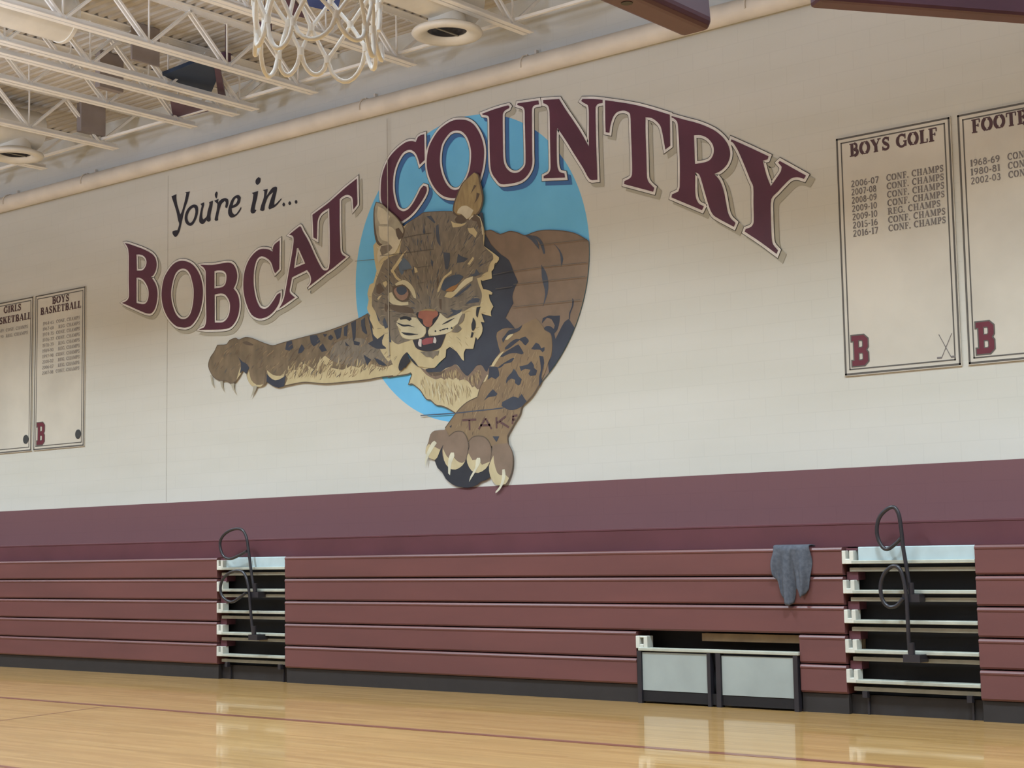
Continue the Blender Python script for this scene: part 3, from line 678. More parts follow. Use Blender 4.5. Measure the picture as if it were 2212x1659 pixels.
# ------------------------------------------------------------------ the painted bobcat
cat = empty('bobcat_mural', onY(1020, 600, YW-.02)); tag(cat, 'painted mural of a leaping bobcat in front of a blue disc', 'wall mural')
def rim(P):
    out = []
    for x, z in P:
        r = math.hypot(x-DC[0], z-DC[1])
        if r > DR-.07 and x > DC[0] and z > 3.3: x, z = DC[0]+(x-DC[0])*(DR+.004)/r, DC[1]+(z-DC[1])*(DR+.004)/r
        out.append((x, z))
    return out
def paint(name, items, parent=None, label=None):
    b = MB()
    for it in items:
        if it[0] == 's':                       # stroke: ('s', mat, layer, width, spec)
            _, m, lay, w, spec = it; stroke(b, smooth(px(spec), closed=False), w, lay, m)
        elif it[0] == 'k':                     # tapered stroke
            _, m, lay, w, spec = it; stroke(b, smooth(px(spec), closed=False), w, lay, m, True)
        else:
            m, lay, specs = it
            for q_, s in enumerate(specs): fill(b, [smooth(rim(px(s)) if name == 'body' else px(s), n=2)], lay+.045*q_, m)
    o = b.build(name, None, parent or cat)
    if label: o['label'] = label
    return o
def inside(P, x, z):
    r = False; j = len(P)-1
    for i in range(len(P)):
        if (P[i][1] > z) != (P[j][1] > z) and x < (P[j][0]-P[i][0])*(z-P[i][1])/(P[j][1]-P[i][1])+P[i][0]: r = not r
        j = i
    return r
def flecks(mb, spec, n, mats, L, w, layer, flow, rs, keep=None):
    P = px(spec); xs_ = [p[0] for p in P]; zs_ = [p[1] for p in P]; rnd = random.Random(rs); k = 0; tries = 0
    while k < n and tries < n*12:
        tries += 1; x = rnd.uniform(min(xs_), max(xs_)); z = rnd.uniform(min(zs_), max(zs_))
        if not inside(P, x, z) or (keep and not keep(x, z)): continue
        dx, dz = flow(x, z); q = math.hypot(dx, dz) or 1; dx /= q; dz /= q; l = L*rnd.uniform(.5, 1.3); a = rnd.uniform(-.3, .3); dx, dz = dx*math.cos(a)-dz*math.sin(a), dx*math.sin(a)+dz*math.cos(a)
        if not (inside(P, x+dx*l, z+dz*l)): continue
        b_ = rnd.uniform(-.12, .12)
        stroke(mb, [(x, z), (x+dx*l*.35-dz*l*b_, z+dz*l*.35+dx*l*b_), (x+dx*l*.7-dz*l*b_, z+dz*l*.7+dx*l*b_), (x+dx*l, z+dz*l)], w*rnd.uniform(.6, 1.4), layer+rnd.random()*.3, rnd.choice(mats), True); k += 1
b = MB(); fill(b, [[(DC[0]+DR*math.cos(a*math.pi/90), DC[1]+DR*math.sin(a*math.pi/90)) for a in range(180)]], 0, P_BLUE); b.build('blue_disc', None, cat)
# part of the disc rim is bounded by the body
body = '5:1150,570 1240,565 1320,600 1400,575 1470,585 1540,612 1600,590 1680,568 1800,565 1900,575 2000,600 2100,660 2106,760 2108,850 2100,980 2085,1090 2050,1230 2010,1370 1960,1490 1900,1610|7:1720,140 1640,270 1545,400 1480,490 1380,600 1320,670 1000,760 700,700 880,475 1000,230|5:1200,1500 1100,900'
paint('body', [(P_BODY, 8, [body]),
    (P_DRK, 9, ['2:1390,340 1320,390 1240,540 1190,640 1172,560 1220,500 1250,380 1255,290 1170,295 1090,290 1000,330 985,410 1060,325 1130,345 1180,440 1165,490 1110,450 1050,450 1010,490 1060,520 1120,560 1140,640 1145,750 1130,900 1080,1000 1062,1100 1050,1200 1130,1110 1200,1010 1310,830 1415,620 1420,440',
                '2:1390,340 1395,250 1435,150 1440,30 1465,60 1455,150 1412,260 1405,345']),
    (P_SLATE, 9, ['5:1545,610 1600,618 1650,650 1680,700 1705,775 1720,770 1705,690 1670,635 1620,612', '5:1685,868 1690,980 1706,1050 1720,1130 1698,1245 1740,1130 1748,1020 1725,930', '5:1790,678 1838,740 1855,800 1860,888 1880,820 1850,740',
                  '5:1600,618 1540,612 1600,655 1670,740 1650,660']),
    ('s', P_UMB, 9, .012, '5:1190,572 1240,565 1320,600 1400,575 1470,585 1540,612 1600,590 1680,568 1800,565 1900,575 2000,600 2100,660')])
paint('dark_mane', [(P_DRK, 10, ['5:1100,560 1190,600 1240,690 1330,780 1400,830 1440,930 1480,1020 1450,1080 1430,1150 1440,1210 1410,1260 1370,1340|2:520,400 590,490 480,470 400,490 320,540 310,600 330,700 350,780 370,830 240,1000 200,1060 170,1130 140,1110 100,1040 40,1020|4:1820,620 1760,660 1700,740 1600,850 1560,840 1480,760 1400,650 1340,620 1270,660 1150,700 1060,770 900,775 790,780 750,720 820,700 940,690 1060,590 1000,400|5:900,1500 1000,1000'])])  # blue-black mane of the painted bobcat
paint('chest', [(P_CRM, 9, ['4:60,500 400,500 620,560 750,620 1060,700 1340,600 1560,800 1820,600 1930,560 2120,700 2100,900 1950,1150 1850,1290 1650,1380 1480,1440 1410,1560 1350,1590 1200,1500 1080,1450 960,1430 850,1330 780,1320 720,1250 650,1140 560,1060 480,1010 410,1030 480,820 455,790 380,820 200,840 0,880']),
    (P_BODY, 9.5, ['4:640,680 760,730 900,775 1060,770 1340,600 1560,840 1820,600 1960,560 2120,700 2080,900 1940,1080 1780,1120 1740,1050 1680,1080 1600,960 1500,920 1440,940 1360,880 1290,920 1200,870 1130,930 1060,890 960,920 860,880 760,820']),
    (P_UMB, 9.6, ['4:780,770 900,778 1060,775 1150,720 1130,780 1060,830 960,850 860,850']),
    ('s', P_UMB, 9.8, .014, '4:0,880 200,845 380,820 455,790 480,820 410,1030 480,1010 560,1060 650,1140 720,1250 780,1320 850,1330 960,1430 1080,1450 1200,1500 1350,1590')])
leg = paint('foreleg', [(P_LEG, 10.5, ['2:480,480 400,490 325,540 310,600 330,700 350,780 370,830|7:1000,230 960,340 920,400 880,470 850,575 740,630 660,700 620,750 560,830 510,900 495,960 560,1000 900,1080 1100,1100 1175,1060 1168,980 1240,850 1300,750 1320,670 1400,600 1480,490 1500,430|2:980,1260 1040,1130 1080,1000 1130,880 1142,740 1135,640 1110,560 1040,520 1000,440 900,330 700,430 640,500 560,560|2:520,520']),
    (P_DRK, 11, ['2:645,650 690,620 745,605 790,650 795,680 750,735 720,720 690,680', '2:440,770 520,690 600,640 640,640 680,640 600,700 500,780 440,800',
                 '2:360,900 450,830 600,740 640,720 680,780 720,850 690,870 600,850 500,860 400,910', '2:830,790 900,695 950,720 980,780 1030,760 1030,810 1000,840 960,800 880,800',
                 '2:950,890 1010,900 1025,1000 1000,1100 985,1200 990,1270 950,1350 950,1200 975,1100 965,980', '2:340,1060 420,1000 560,920 580,930 530,990 430,1010 400,1050 340,1080',
                 '2:200,1060 260,1050 330,1060 350,1130 355,1190 300,1240 240,1210 180,1250 200,1150', '2:655,1050 720,1035 780,1020 830,970 870,1030 870,1070 920,1110 900,1180 820,1195 790,1160 820,1100 740,1085 680,1120',
                 '2:450,1310 470,1220 540,1140 570,1085 610,1130 640,1190 690,1240 670,1310 640,1335 590,1300 590,1250 540,1230 490,1260', '2:125,1560 180,1480 220,1430 260,1390 330,1460 300,1490 250,1500 190,1510',
                 '2:390,1640 400,1580 480,1540 560,1500 640,1520 690,1460 740,1540 765,1565 700,1640 600,1690 500,1700', '7:1010,990 1080,990 1050,1050',
                 '2:590,490 640,475 700,430 660,510 560,560 480,590 410,700 395,640 450,570 500,510', '7:555,885 580,870 570,900']),
    (P_CRM, 11.2, ['2:230,1050 300,930 390,840 425,825 350,925 270,1055', '2:115,1285 175,1170 190,1180 150,1270', '2:440,650 500,570 560,545 560,580 480,650']),
    (P_BODY, 10.8, ['2:340,560 420,500 490,480 440,560 390,640 380,760 340,700']),
    ('s', P_UMB, 11.1, .012, '7:960,340 920,400 880,470 850,575 740,630 660,700 620,750 560,830 510,900'),
    ('s', P_UMB, 11.1, .014, '2:980,1260 940,1340 860,1470 770,1570|7:1320,670 1300,750 1240,850 1168,980'),
    ('s', P_SLATE, 11.3, .014, '7:250,770 400,760 620,745 800,725 1000,705 1130,688')])
b = MB()
def tl(segs):
    for s in segs: stroke(b, px('7:'+s), .028, 11.6, P_TXT)
tl(['690,820 836,812', '764,818 768,925', '862,915 935,800', '935,800 1000,912', '880,875 985,868', '1050,788 1052,905', '1150,778 1056,850', '1085,835 1182,895', '1226,775 1218,860', '1220,777 1272,768', '1220,815 1250,810'])
o = b.build('stencil_word', P_TXT, leg)
paw = paint('paw', [(P_PAD, 12, ['7:400,1240 420,1180 480,1080 600,1060 800,1060 1000,1100 985,1420 940,1450 880,1470 850,1500 760,1530 650,1520 580,1490 520,1440 480,1370 430,1320']),
    (P_BODY, 13, ['7:520,920 400,930 355,970 335,1050 310,1110 305,1170 350,1220 410,1235 450,1160 490,1080 560,1000', '7:620,940 700,945 745,1020 755,1100 735,1220 690,1300 620,1340 550,1320 500,1240 480,1150 500,1060 550,990',
                  '7:860,985 930,1000 980,1060 1000,1150 985,1260 940,1330 860,1375 790,1350 745,1270 740,1190 770,1100 760,1040 800,1000', '7:1010,1080 1080,1070 1180,1060 1215,1140 1228,1230 1220,1330 1180,1450 1150,1490 1060,1505 1020,1470 985,1400 975,1300 1000,1200']),
    (P_CRM, 13.3, ['7:310,1110 340,1070 460,1130 430,1210 405,1235 350,1220 305,1170', '7:487,1115 530,1200 560,1220 600,1205 640,1250 690,1270 725,1250 690,1300 620,1340 550,1320 500,1240', '7:760,1170 800,1240 860,1230 900,1290 985,1255 940,1330 860,1375 790,1350 745,1270 742,1200',
                   '7:1022,1190 1030,1270 1060,1370 1100,1400 1140,1390 1185,1430 1150,1490 1060,1505 1020,1470 985,1400 975,1300']),
    ('s', P_UMB, 13.5, .012, '7:550,990 620,940 700,945 745,1020 757,1100 737,1220'), ('s', P_UMB, 13.5, .012, '7:765,1110 762,1040 800,1000 860,985 930,1000 980,1060 1000,1150 987,1260'), ('s', P_UMB, 13.5, .012, '7:1168,980 1175,1060 1215,1140 1228,1230 1218,1340 1180,1450 1155,1495')])
for s in ('7:370,1060 400,1035 425,1060 360,1160 320,1240 310,1310 300,1260 320,1160', '7:575,1160 605,1160 610,1200 580,1270 565,1400 545,1380 545,1260 555,1200', '7:850,1215 880,1215 885,1260 855,1320 810,1400 765,1470 780,1410 830,1320 835,1250', '7:1115,1340 1140,1335 1150,1400 1130,1480 1090,1550 1045,1590 1045,1570 1085,1520 1110,1440'):
    paint('claw', [(P_CLAW, 14, [s])], paw)
arm = paint('outstretched_leg', [(P_ARM, 11, ['6:70,640 60,590 80,520 120,460 150,395 240,390 270,350 330,325 365,342 430,318 500,330 600,370 700,400 780,378 900,345 1080,298 1200,270 1400,200 1560,130 1650,80 1750,250 1900,450 1950,640 1940,700 1770,715 1640,740 1400,765 1220,780 1100,770 1000,765 820,800 760,820 700,800 640,760 620,790 580,810 500,805 460,760 440,700 440,670 400,650 380,690 340,750 290,780 240,750 180,750 110,710']),
    (P_CRM, 11.3, ['6:820,800 850,730 830,690 880,650 960,640 980,560 1050,600 1120,640 1160,560 1220,500 1300,560 1280,620 1400,640 1480,600 1560,620 1620,570 1700,590 1800,620 1960,560 1990,640 1930,700 1770,715 1640,740 1400,765 1220,780 1100,770 1000,765',
                   '6:445,700 465,650 485,740 540,790 605,785 580,810 500,805 460,760', '6:640,640 700,690 780,700 830,640 800,740 720,745 660,700', '6:340,740 370,640 380,610 385,680', '6:1660,180 1720,260 1700,300 1680,240', '6:1740,340 1800,290 1850,420 1900,520 1850,560 1780,460']),
    (P_ARM, 11.5, ['6:960,720 980,610 1040,590 1060,640 1000,690', '6:1150,660 1190,580 1230,590 1230,640 1180,690']),
    (P_HEAD, 11.4, ['6:1270,540 1280,450 1320,380 1450,330 1600,330 1700,400 1900,470 1900,560 1840,600 1750,560 1700,540 1560,600 1400,590']),
    (P_DRK, 11.8, ['6:840,360 890,350 905,420 870,450 825,440', '6:960,440 990,385 1020,430 990,470 955,480', '6:1070,300 1140,295 1175,360 1110,410 1080,370', '6:1160,420 1200,380 1240,450 1190,465', '6:1200,285 1245,288 1220,318', '6:1255,310 1280,290 1305,320 1280,350 1255,335', '6:1310,250 1390,218 1375,320 1340,340', '6:1410,220 1450,190 1440,310 1410,300',
                   '6:1480,175 1530,150 1525,320 1500,360 1490,250', '6:1420,360 1470,410 1430,400', '6:1505,350 1570,370 1560,400 1510,390', '6:1580,150 1620,120 1620,200 1640,270 1635,290 1590,250', '6:1640,80 1690,200 1700,290 1740,330 1820,280 1790,350 1840,430 1730,430 1650,380 1700,350 1680,250', '6:1605,490 1680,540 1640,600', '6:1710,520 1780,550 1840,600 1760,590',
                   '6:640,680 700,740 760,740 830,700 815,805 760,820 700,800 640,760', '6:355,510 400,560 440,580 468,620 440,680 400,650 372,680 385,620 380,560']),
    (P_UMB, 11.8, ['6:400,370 440,355 510,390 500,400 430,390']),
    ('s', P_UMB, 12, .013, '6:820,800 1000,765 1100,770 1220,780 1400,765 1640,740 1770,715 1900,700'), ('s', P_UMB, 12, .01, '6:70,640 60,590 80,520 120,460 150,395 240,390 270,350 330,325 365,342 430,318 500,330 600,370 700,400 780,378 900,345 1080,298 1200,270 1400,200 1560,130 1650,80'),
    ('s', P_UMB, 12, .01, '6:70,640 110,710 180,750 240,750 290,780 340,750'), ('s', P_UMB, 12, .01, '6:630,640 628,700 620,790')])
for s in ('6:80,690 98,700 105,760 120,820 95,780', '6:178,750 205,755 205,810 220,862 190,810', '6:285,780 320,775 318,830 340,888 305,840', '6:510,800 548,800 530,850 480,925 500,860'):
    paint('claw', [(P_CLAWF, 12.2, [s])], arm)
P_PUP = mat('slate_pupil_paint', (74, 86, 106), .5)
# head
headspec = '3:640,950 700,900 880,790 950,740 1000,750 1200,720 1400,720 1500,760 1700,840 1850,800 1900,950 1920,1080 1910,1270 2050,1370 2150,1450 2150,1490 2080,1580 2060,1659|1:2140,5 2080,80 2070,150 2030,200 2040,310 1890,350 1860,330 1870,400 1900,480 1990,500 2050,540 1990,560 2000,640 2030,700 2060,760 2020,840 2030,915 1870,870 1920,1010 1860,1000 1890,1100 1870,1200 1810,1285 1780,1240 1760,1340 1740,1430 1620,1430 1590,1500 1595,1620 1560,1600 1480,1480 1370,1400 1310,1440 1300,1560 1190,1659|4:940,690 800,690 700,670 620,660 470,470 400,380 330,450 270,560 230,700 100,600 60,400|1:400,1510 360,1500 350,1410 300,1370 290,1310 330,1190 250,1250 215,1275 160,1220 160,1130 140,1060 90,960 100,900 70,850 50,780 75,650 55,560 90,410 150,380 200,190|3:200,1659 165,1480 150,1260 180,1220 300,1100'
headspec = headspec.replace('3:640,950', '3:640,950', 1).replace('2060,1659|1:2140,5', '2100,1560|1:2100,60')
taupe = '3:250,1580 400,1450 560,1400 600,1180 640,1000 700,910 880,800 950,745 1200,725 1400,725 1480,780 1650,850 1850,830 1900,1080 1910,1270 2050,1400 2060,1480 2000,1560 1990,1650|1:1990,100 1975,200 1900,240 1860,290 1800,310 1830,420 1870,520 1880,600 1850,740 1720,760 1600,830 1560,840 1350,940 1310,940 1220,860 1195,900 1100,1060 1010,1090 930,1040 840,930 780,940 700,930 560,940 530,1000 540,1080 570,1180 620,1260 760,1290 600,1340 540,1360 440,1290 400,1180 380,1090 290,1060 230,990 190,850 130,750 130,650 130,560 170,450 200,330 250,200 300,80 340,10'
head = paint('head', [(P_CRM, 15, [headspec]), (P_HEAD, 16, [taupe]),
    (P_DRK, 14.8, ['3:150,1260 200,1200 260,1400 230,1640|1:195,200 170,330 205,190']),
    (P_SLATE, 17, ['3:1000,800 1070,790 1140,890 1130,910 1080,870', '3:960,940 978,1050 965,1090 940,1050', '3:1150,950 1190,920 1200,1080 1225,1280 1170,1200 1150,1060', '3:1265,1370 1370,1380 1372,1500 1340,1640 1300,1640 1280,1500', '3:1070,1480 1110,1520 1100,1600 1075,1560', '3:1500,1390 1550,1430 1660,1470 1600,1520 1480,1540', '3:900,1200 930,1170 920,1240',
                   '1:1790,160 1850,240 1780,280 1690,265 1765,230', '1:190,850 260,980 240,990', '1:300,1000 330,930 380,1060 385,1090 340,1110', '1:405,1120 425,1250 440,1330 405,1320', '1:760,180 790,170 795,290 780,240', '1:1065,50 1100,60 1085,120']),
    (P_BLUEGR, 16.6, ['1:560,30 640,-20 720,60 770,150 650,180 610,260 560,180']),
    (P_UMB, 16.5, ['1:1200,640 1240,640 1240,820 1210,780', '1:400,730 560,740 700,760 780,800 800,870 700,860 560,850 430,800', '1:200,420 260,380 330,500 250,560 200,540', '1:340,700 400,760 360,850 330,800', '1:1180,250 1195,380 1160,480 1165,360']),
    (P_SLATE, 16.8, ['1:1430,600 1560,500 1700,390 1715,420 1600,520 1480,605', '1:1380,790 1480,820 1570,800 1520,870 1420,900 1330,930 1420,860', '1:1620,720 1680,660 1790,620 1850,640 1830,690 1700,705']),
    (P_CRM, 17.2, ['3:690,1330 640,1400 520,1600 480,1640 450,1640 540,1500 620,1390', '1:430,190 480,110 540,60 590,0 610,10 540,110 480,190 450,230', '1:450,200 480,190 530,280 600,335 560,350 500,300', '1:800,130 840,150 862,210 815,225', '1:1400,180 1330,240 1270,290 1220,380 1180,480 1170,530 1200,520 1250,400 1290,310 1400,230',
                   '3:1740,1440 1760,1470 1690,1570 1650,1560', '3:1390,870 1440,900 1560,920 1640,890 1600,940 1500,970 1420,975', '3:1655,985 1700,985 1750,975 1810,1060 1780,1140 1720,1080 1680,1060', '1:210,640 250,590 290,580 240,650', '1:300,380 360,350 380,400 340,460', '1:1960,560 2050,545 2040,570']),
    (P_HEAD, 17.3, ['1:1550,880 1610,870 1600,950 1560,1020 1500,1040 1560,1110 1500,1170 1400,1165 1450,1080 1520,1000', '1:900,1480 1050,1470 1200,1460 1180,1540 1150,1530 1100,1590 1060,1560 1000,1560 960,1530']),
    (P_PAD, 17.4, ['1:1740,930 1780,1000 1780,1090 1740,1150 1720,1120 1715,1040 1730,1000', '1:1720,1160 1750,1180 1730,1250 1700,1250', '1:1800,770 1860,760 1830,850 1812,935 1790,900 1790,830', '4:400,380 430,460 470,560 390,650 380,690 340,690 300,740 250,750 230,680 260,560 330,440']),
    ('k', P_PAD, 17.4, .03, '4:440,460 500,530 560,600 630,675'), ('s', P_UMB, 15.5, .01, '3:640,950 700,900 880,790 950,740 1200,720 1400,720')])
for s, lab in (('L', None), ('R', None)):
    if s == 'L':
        ear = paint('ear', [(P_UMB, 17.5, ['3:195,565 300,600 400,700 500,780 590,880 645,990 650,1060 600,1180 540,1300 400,1330 300,1290 210,1230 170,1080 155,850 160,680']),
            (P_EAR, 18, ['3:205,580 300,612 395,705 490,790 575,890 630,1000 630,1060 590,1180 540,1260 400,1270 300,1250 230,1180 190,1000 175,800 180,660']),
            (P_EARC, 18.3, ['3:240,950 300,960 420,960 500,1020 530,1120 600,1160 520,1260 430,1260 380,1200 300,1180 250,1100', '3:230,640 330,690 420,800 380,920 260,920 215,800']),
            (P_UMB, 18.5, ['3:510,1000 560,980 630,1080 600,1150 560,1170 530,1110']),
            (P_EARC, 18.2, ['3:300,1250 500,1250 600,1160 560,1270 500,1380 400,1420 300,1460 240,1540 215,1420 250,1290']), (P_HEAD, 18.4, ['3:280,1270 420,1250 460,1300 380,1380 290,1420 260,1340'])])
    else:
        ear = paint('ear', [(P_DRK, 14.9, ['3:1800,720 1890,740 1905,900 1925,1060 1890,1060 1840,800']),
            (P_UMB, 17.5, ['3:1762,98 1838,140 1858,250 1898,400 1908,550 1868,700 1810,780 1700,850 1640,858 1560,830 1440,770 1415,720 1430,600 1490,430 1560,280 1655,180']),
            (P_EART, 18, ['3:1758,104 1815,145 1835,250 1870,400 1885,550 1845,690 1790,760 1700,835 1640,842 1580,790 1490,770 1435,715 1452,600 1510,430 1580,280 1665,190']),
            (P_EARC, 18.3, ['3:1560,640 1640,630 1720,680 1750,700 1700,800 1640,845 1570,770 1490,750 1500,700']),
            (P_UMB, 18.5, ['3:1800,420 1850,440 1820,520 1760,600 1790,520', '3:1500,790 1560,770 1640,860 1580,900 1480,900 1450,850', '3:1760,300 1800,310 1700,450 1730,380', '3:1760,760 1850,830 1880,960 1840,1000 1800,880 1720,860']),
            ('s', P_EARC, 18.6, .022, '3:1680,850 1730,800 1790,792 1845,825 1880,930 1900,1090')])
eye = paint('eye', [(P_PALE, 18, ['1:580,350 660,340 740,390 800,470 830,560 840,630 800,620 750,520 690,450 620,405 520,430 500,400', '1:400,540 450,530 500,620 560,670 640,690 710,680 715,730 600,742 470,722 400,670 385,600']),
    (P_UMB, 17.8, ['1:460,440 620,405 720,470 740,560 700,650 620,680 540,650 480,570 460,500'])])
paint('iris', [(P_IRIS, 18.5, ['1:500,470 600,440 690,480 715,550 690,620 620,662 550,630 500,560 480,510'])], eye)
paint('pupil', [(P_PUP, 19, ['1:530,455 610,430 680,465 692,515 655,560 600,578 550,550 522,500'])], eye)
eye = paint('eye', [(P_PALE, 18, ['1:1290,600 1330,530 1430,520 1520,420 1620,320 1740,280 1735,345 1650,400 1540,490 1450,580 1380,625']), (P_CRM, 18.1, ['1:1285,605 1330,530 1440,520 1480,540 1400,620'])])
paint('iris', [(P_IRIS2, 18.5, ['1:1310,480 1420,420 1500,390 1490,450 1410,520 1310,510'])], eye)
paint('pupil', [(P_PUP, 19, ['1:1245,430 1290,330 1400,270 1520,248 1590,285 1530,360 1480,410 1400,440 1320,490 1300,515 1240,490'])], eye)
muz = paint('muzzle', [(P_PALE, 18, ['1:560,965 700,960 770,930 830,940 900,1000 985,1090 990,1180 930,1250 800,1280 680,1270 600,1220 580,1160 600,1130 530,1060 520,1010',
                               '1:1210,860 1300,930 1340,960 1420,920 1560,840 1575,870 1530,950 1500,1030 1420,1090 1400,1150 1280,1200 1120,1220 1030,1200 1030,1140 1100,1060 1180,950']),
    (P_PAD, 18.6, ['1:570,940 640,912 740,930 770,960 730,990 680,960 590,970']),
    ('k', P_PAD, 18.6, .026, '1:515,1005 580,1040 640,1062 720,1060 810,1088'), ('k', P_PAD, 18.6, .034, '1:600,1165 660,1190 760,1200 870,1200'), ('k', P_PAD, 18.6, .024, '1:1250,1045 1340,1000 1450,940'), ('k', P_PAD, 18.6, .016, '1:1200,1145 1280,1120 1350,1105'),
    (P_PAD, 18.7, ['1:1128,1150 1145,1132 1162,1150 1145,1168', '1:1315,1110 1335,1092 1352,1110 1335,1128', '1:1385,1100 1402,1082 1420,1100 1402,1118', '1:1205,1140 1222,1125 1240,1140 1222,1155'])])
nose = paint('nose', [(P_PAD, 18.4, ['1:850,850 835,880 855,940 920,1030 985,1090 1045,1090 1110,1040 1180,950 1212,880 1195,840', '1:990,1075 1048,1080 1025,1150 1025,1185 1040,1235 965,1240 1000,1160']),
    (P_NOSE, 19, ['1:875,870 900,830 1000,803 1130,812 1185,850 1190,890 1130,960 1095,1035 1060,1078 1010,1083 960,1045 925,975 870,925']), (P_EART, 19.2, ['1:900,832 1000,795 1150,805 1130,835 1000,822']),
    (P_PAD, 19.3, ['1:885,940 940,960 952,1020 905,980', '1:1155,920 1105,960 1092,1030 1155,955'])])
mouth = paint('mouth', [(P_MOU, 18.2, ['1:780,1290 880,1275 960,1240 1100,1225 1310,1195 1280,1280 1220,1410 1120,1455 1000,1470 900,1450 830,1410 800,1340'])])
paint('tongue', [(P_TNG, 18.6, ['1:930,1295 1000,1260 1110,1250 1100,1340 1020,1360 950,1370 930,1340'])], mouth)
for s in ('1:890,1270 925,1280 922,1400 880,1390 868,1340', '1:1125,1240 1150,1260 1160,1310 1145,1345 1108,1330 1115,1280'):
    paint('tooth', [(P_TOO, 18.8, [s])], mouth)
H_D = mat('dark_hair_paint', (104, 98, 92), .6); H_L = mat('light_hair_paint', (156, 146, 126), .6); H_B = mat('brown_hair_paint', (116, 98, 82), .6); H_T = mat('tan_hair_paint', (160, 138, 108), .6); H_C = mat('deep_cream_hair_paint', (184, 166, 126), .6)
nz = px('1:1020,880')[0]
b = MB(); flecks(b, taupe, 520, [H_D, H_D, H_L, P_HEAD, P_SLATE], .10, .012, 16.1, lambda x, z: (x-nz[0], z-nz[1]), 3)
flecks(b, headspec, 160, [H_C, H_C, P_PALE, H_L], .09, .010, 15.3, lambda x, z: (x-nz[0], z-nz[1]), 4)
b.build('face_fur', None, head)
b = MB(); armspec = '6:100,640 120,500 240,420 330,360 430,350 600,400 780,410 1080,330 1400,240 1620,150 1720,300 1900,500 1900,620 1700,690 1400,730 1200,750 900,740 640,700 400,620 240,720'
flecks(b, armspec, 260, [H_B, H_B, H_T, H_D, P_ARM], .10, .013, 11.65, lambda x, z: (-.75, -.6), 5)
flecks(b, '6:830,560 1000,520 1300,500 1600,520 1850,520 1900,650 1640,700 1300,730 860,740', 150, [H_T, H_C, P_ARM, P_CRM], .12, .016, 11.7, lambda x, z: (-.5, -1), 6)
b.build('leg_fur', None, arm)
b = MB(); flecks(b, '7:1040,230 940,480 760,650 640,800 560,920 700,1000 1130,960 1290,700 1380,560 1500,400 1580,260 1500,60 1200,60', 230, [H_B, H_T, H_T, P_LEG], .10, .012, 10.85, lambda x, z: (-.35, -1), 7); b.build('leg_fur', None, leg)
b = MB(); flecks(b, '4:640,800 900,900 1200,880 1450,960 1650,1080 1780,1150 1700,1260 1450,1400 1300,1480 1000,1380 780,1250 620,1080', 130, [H_C, H_T, P_PALE, P_CRM], .11, .014, 9.65, lambda x, z: (.2, -1), 8)
flecks(b, '4:640,720 860,800 1060,790 1340,680 1560,880 1820,680 1900,900 1750,1100 1560,980 1300,930 1000,920 760,860', 120, [H_C, H_T, H_B], .11, .014, 9.7, lambda x, z: (.1, -1), 9); b.build('chest_fur', None, cat)
b = MB()
for q_ in ('3:640,1140 850,1095 1080,1065', '3:260,1430 520,1400 820,1360 1120,1320', '1:620,185 700,180 790,165', '1:860,140 1060,110', '5:1420,930 1700,890 2095,850', '5:1450,1045 1750,1010 2085,975', '5:1270,960 1440,925', '5:1290,1085 1440,1065', '5:1440,1245 1700,1215 2040,1180', '5:50,840 130,832 220,825', '1:860,390 960,375', '5:1640,700 1800,680 2100,645'):
    stroke(b, px(q_), .007, 19.6, H_D)
b.build('mortar_seams', None, cat)
# control joint in the blocks, seen through the paint
P_JNT = mat('painted_joint', (188, 183, 173), .7)
for q_, (x, z0, z1) in enumerate(((-14.597, 4.2, 7.45), (-19.29, 2.45, 7.45))):
    b = MB(); b.box(x-.006, x+.006, YW-(.046 if z0 > 3 else .002), YW-(.044 if z0 > 3 else 0), z0, z1)
    tag(b.build('trim_%d' % (q_+1), P_JNT), kind='structure')

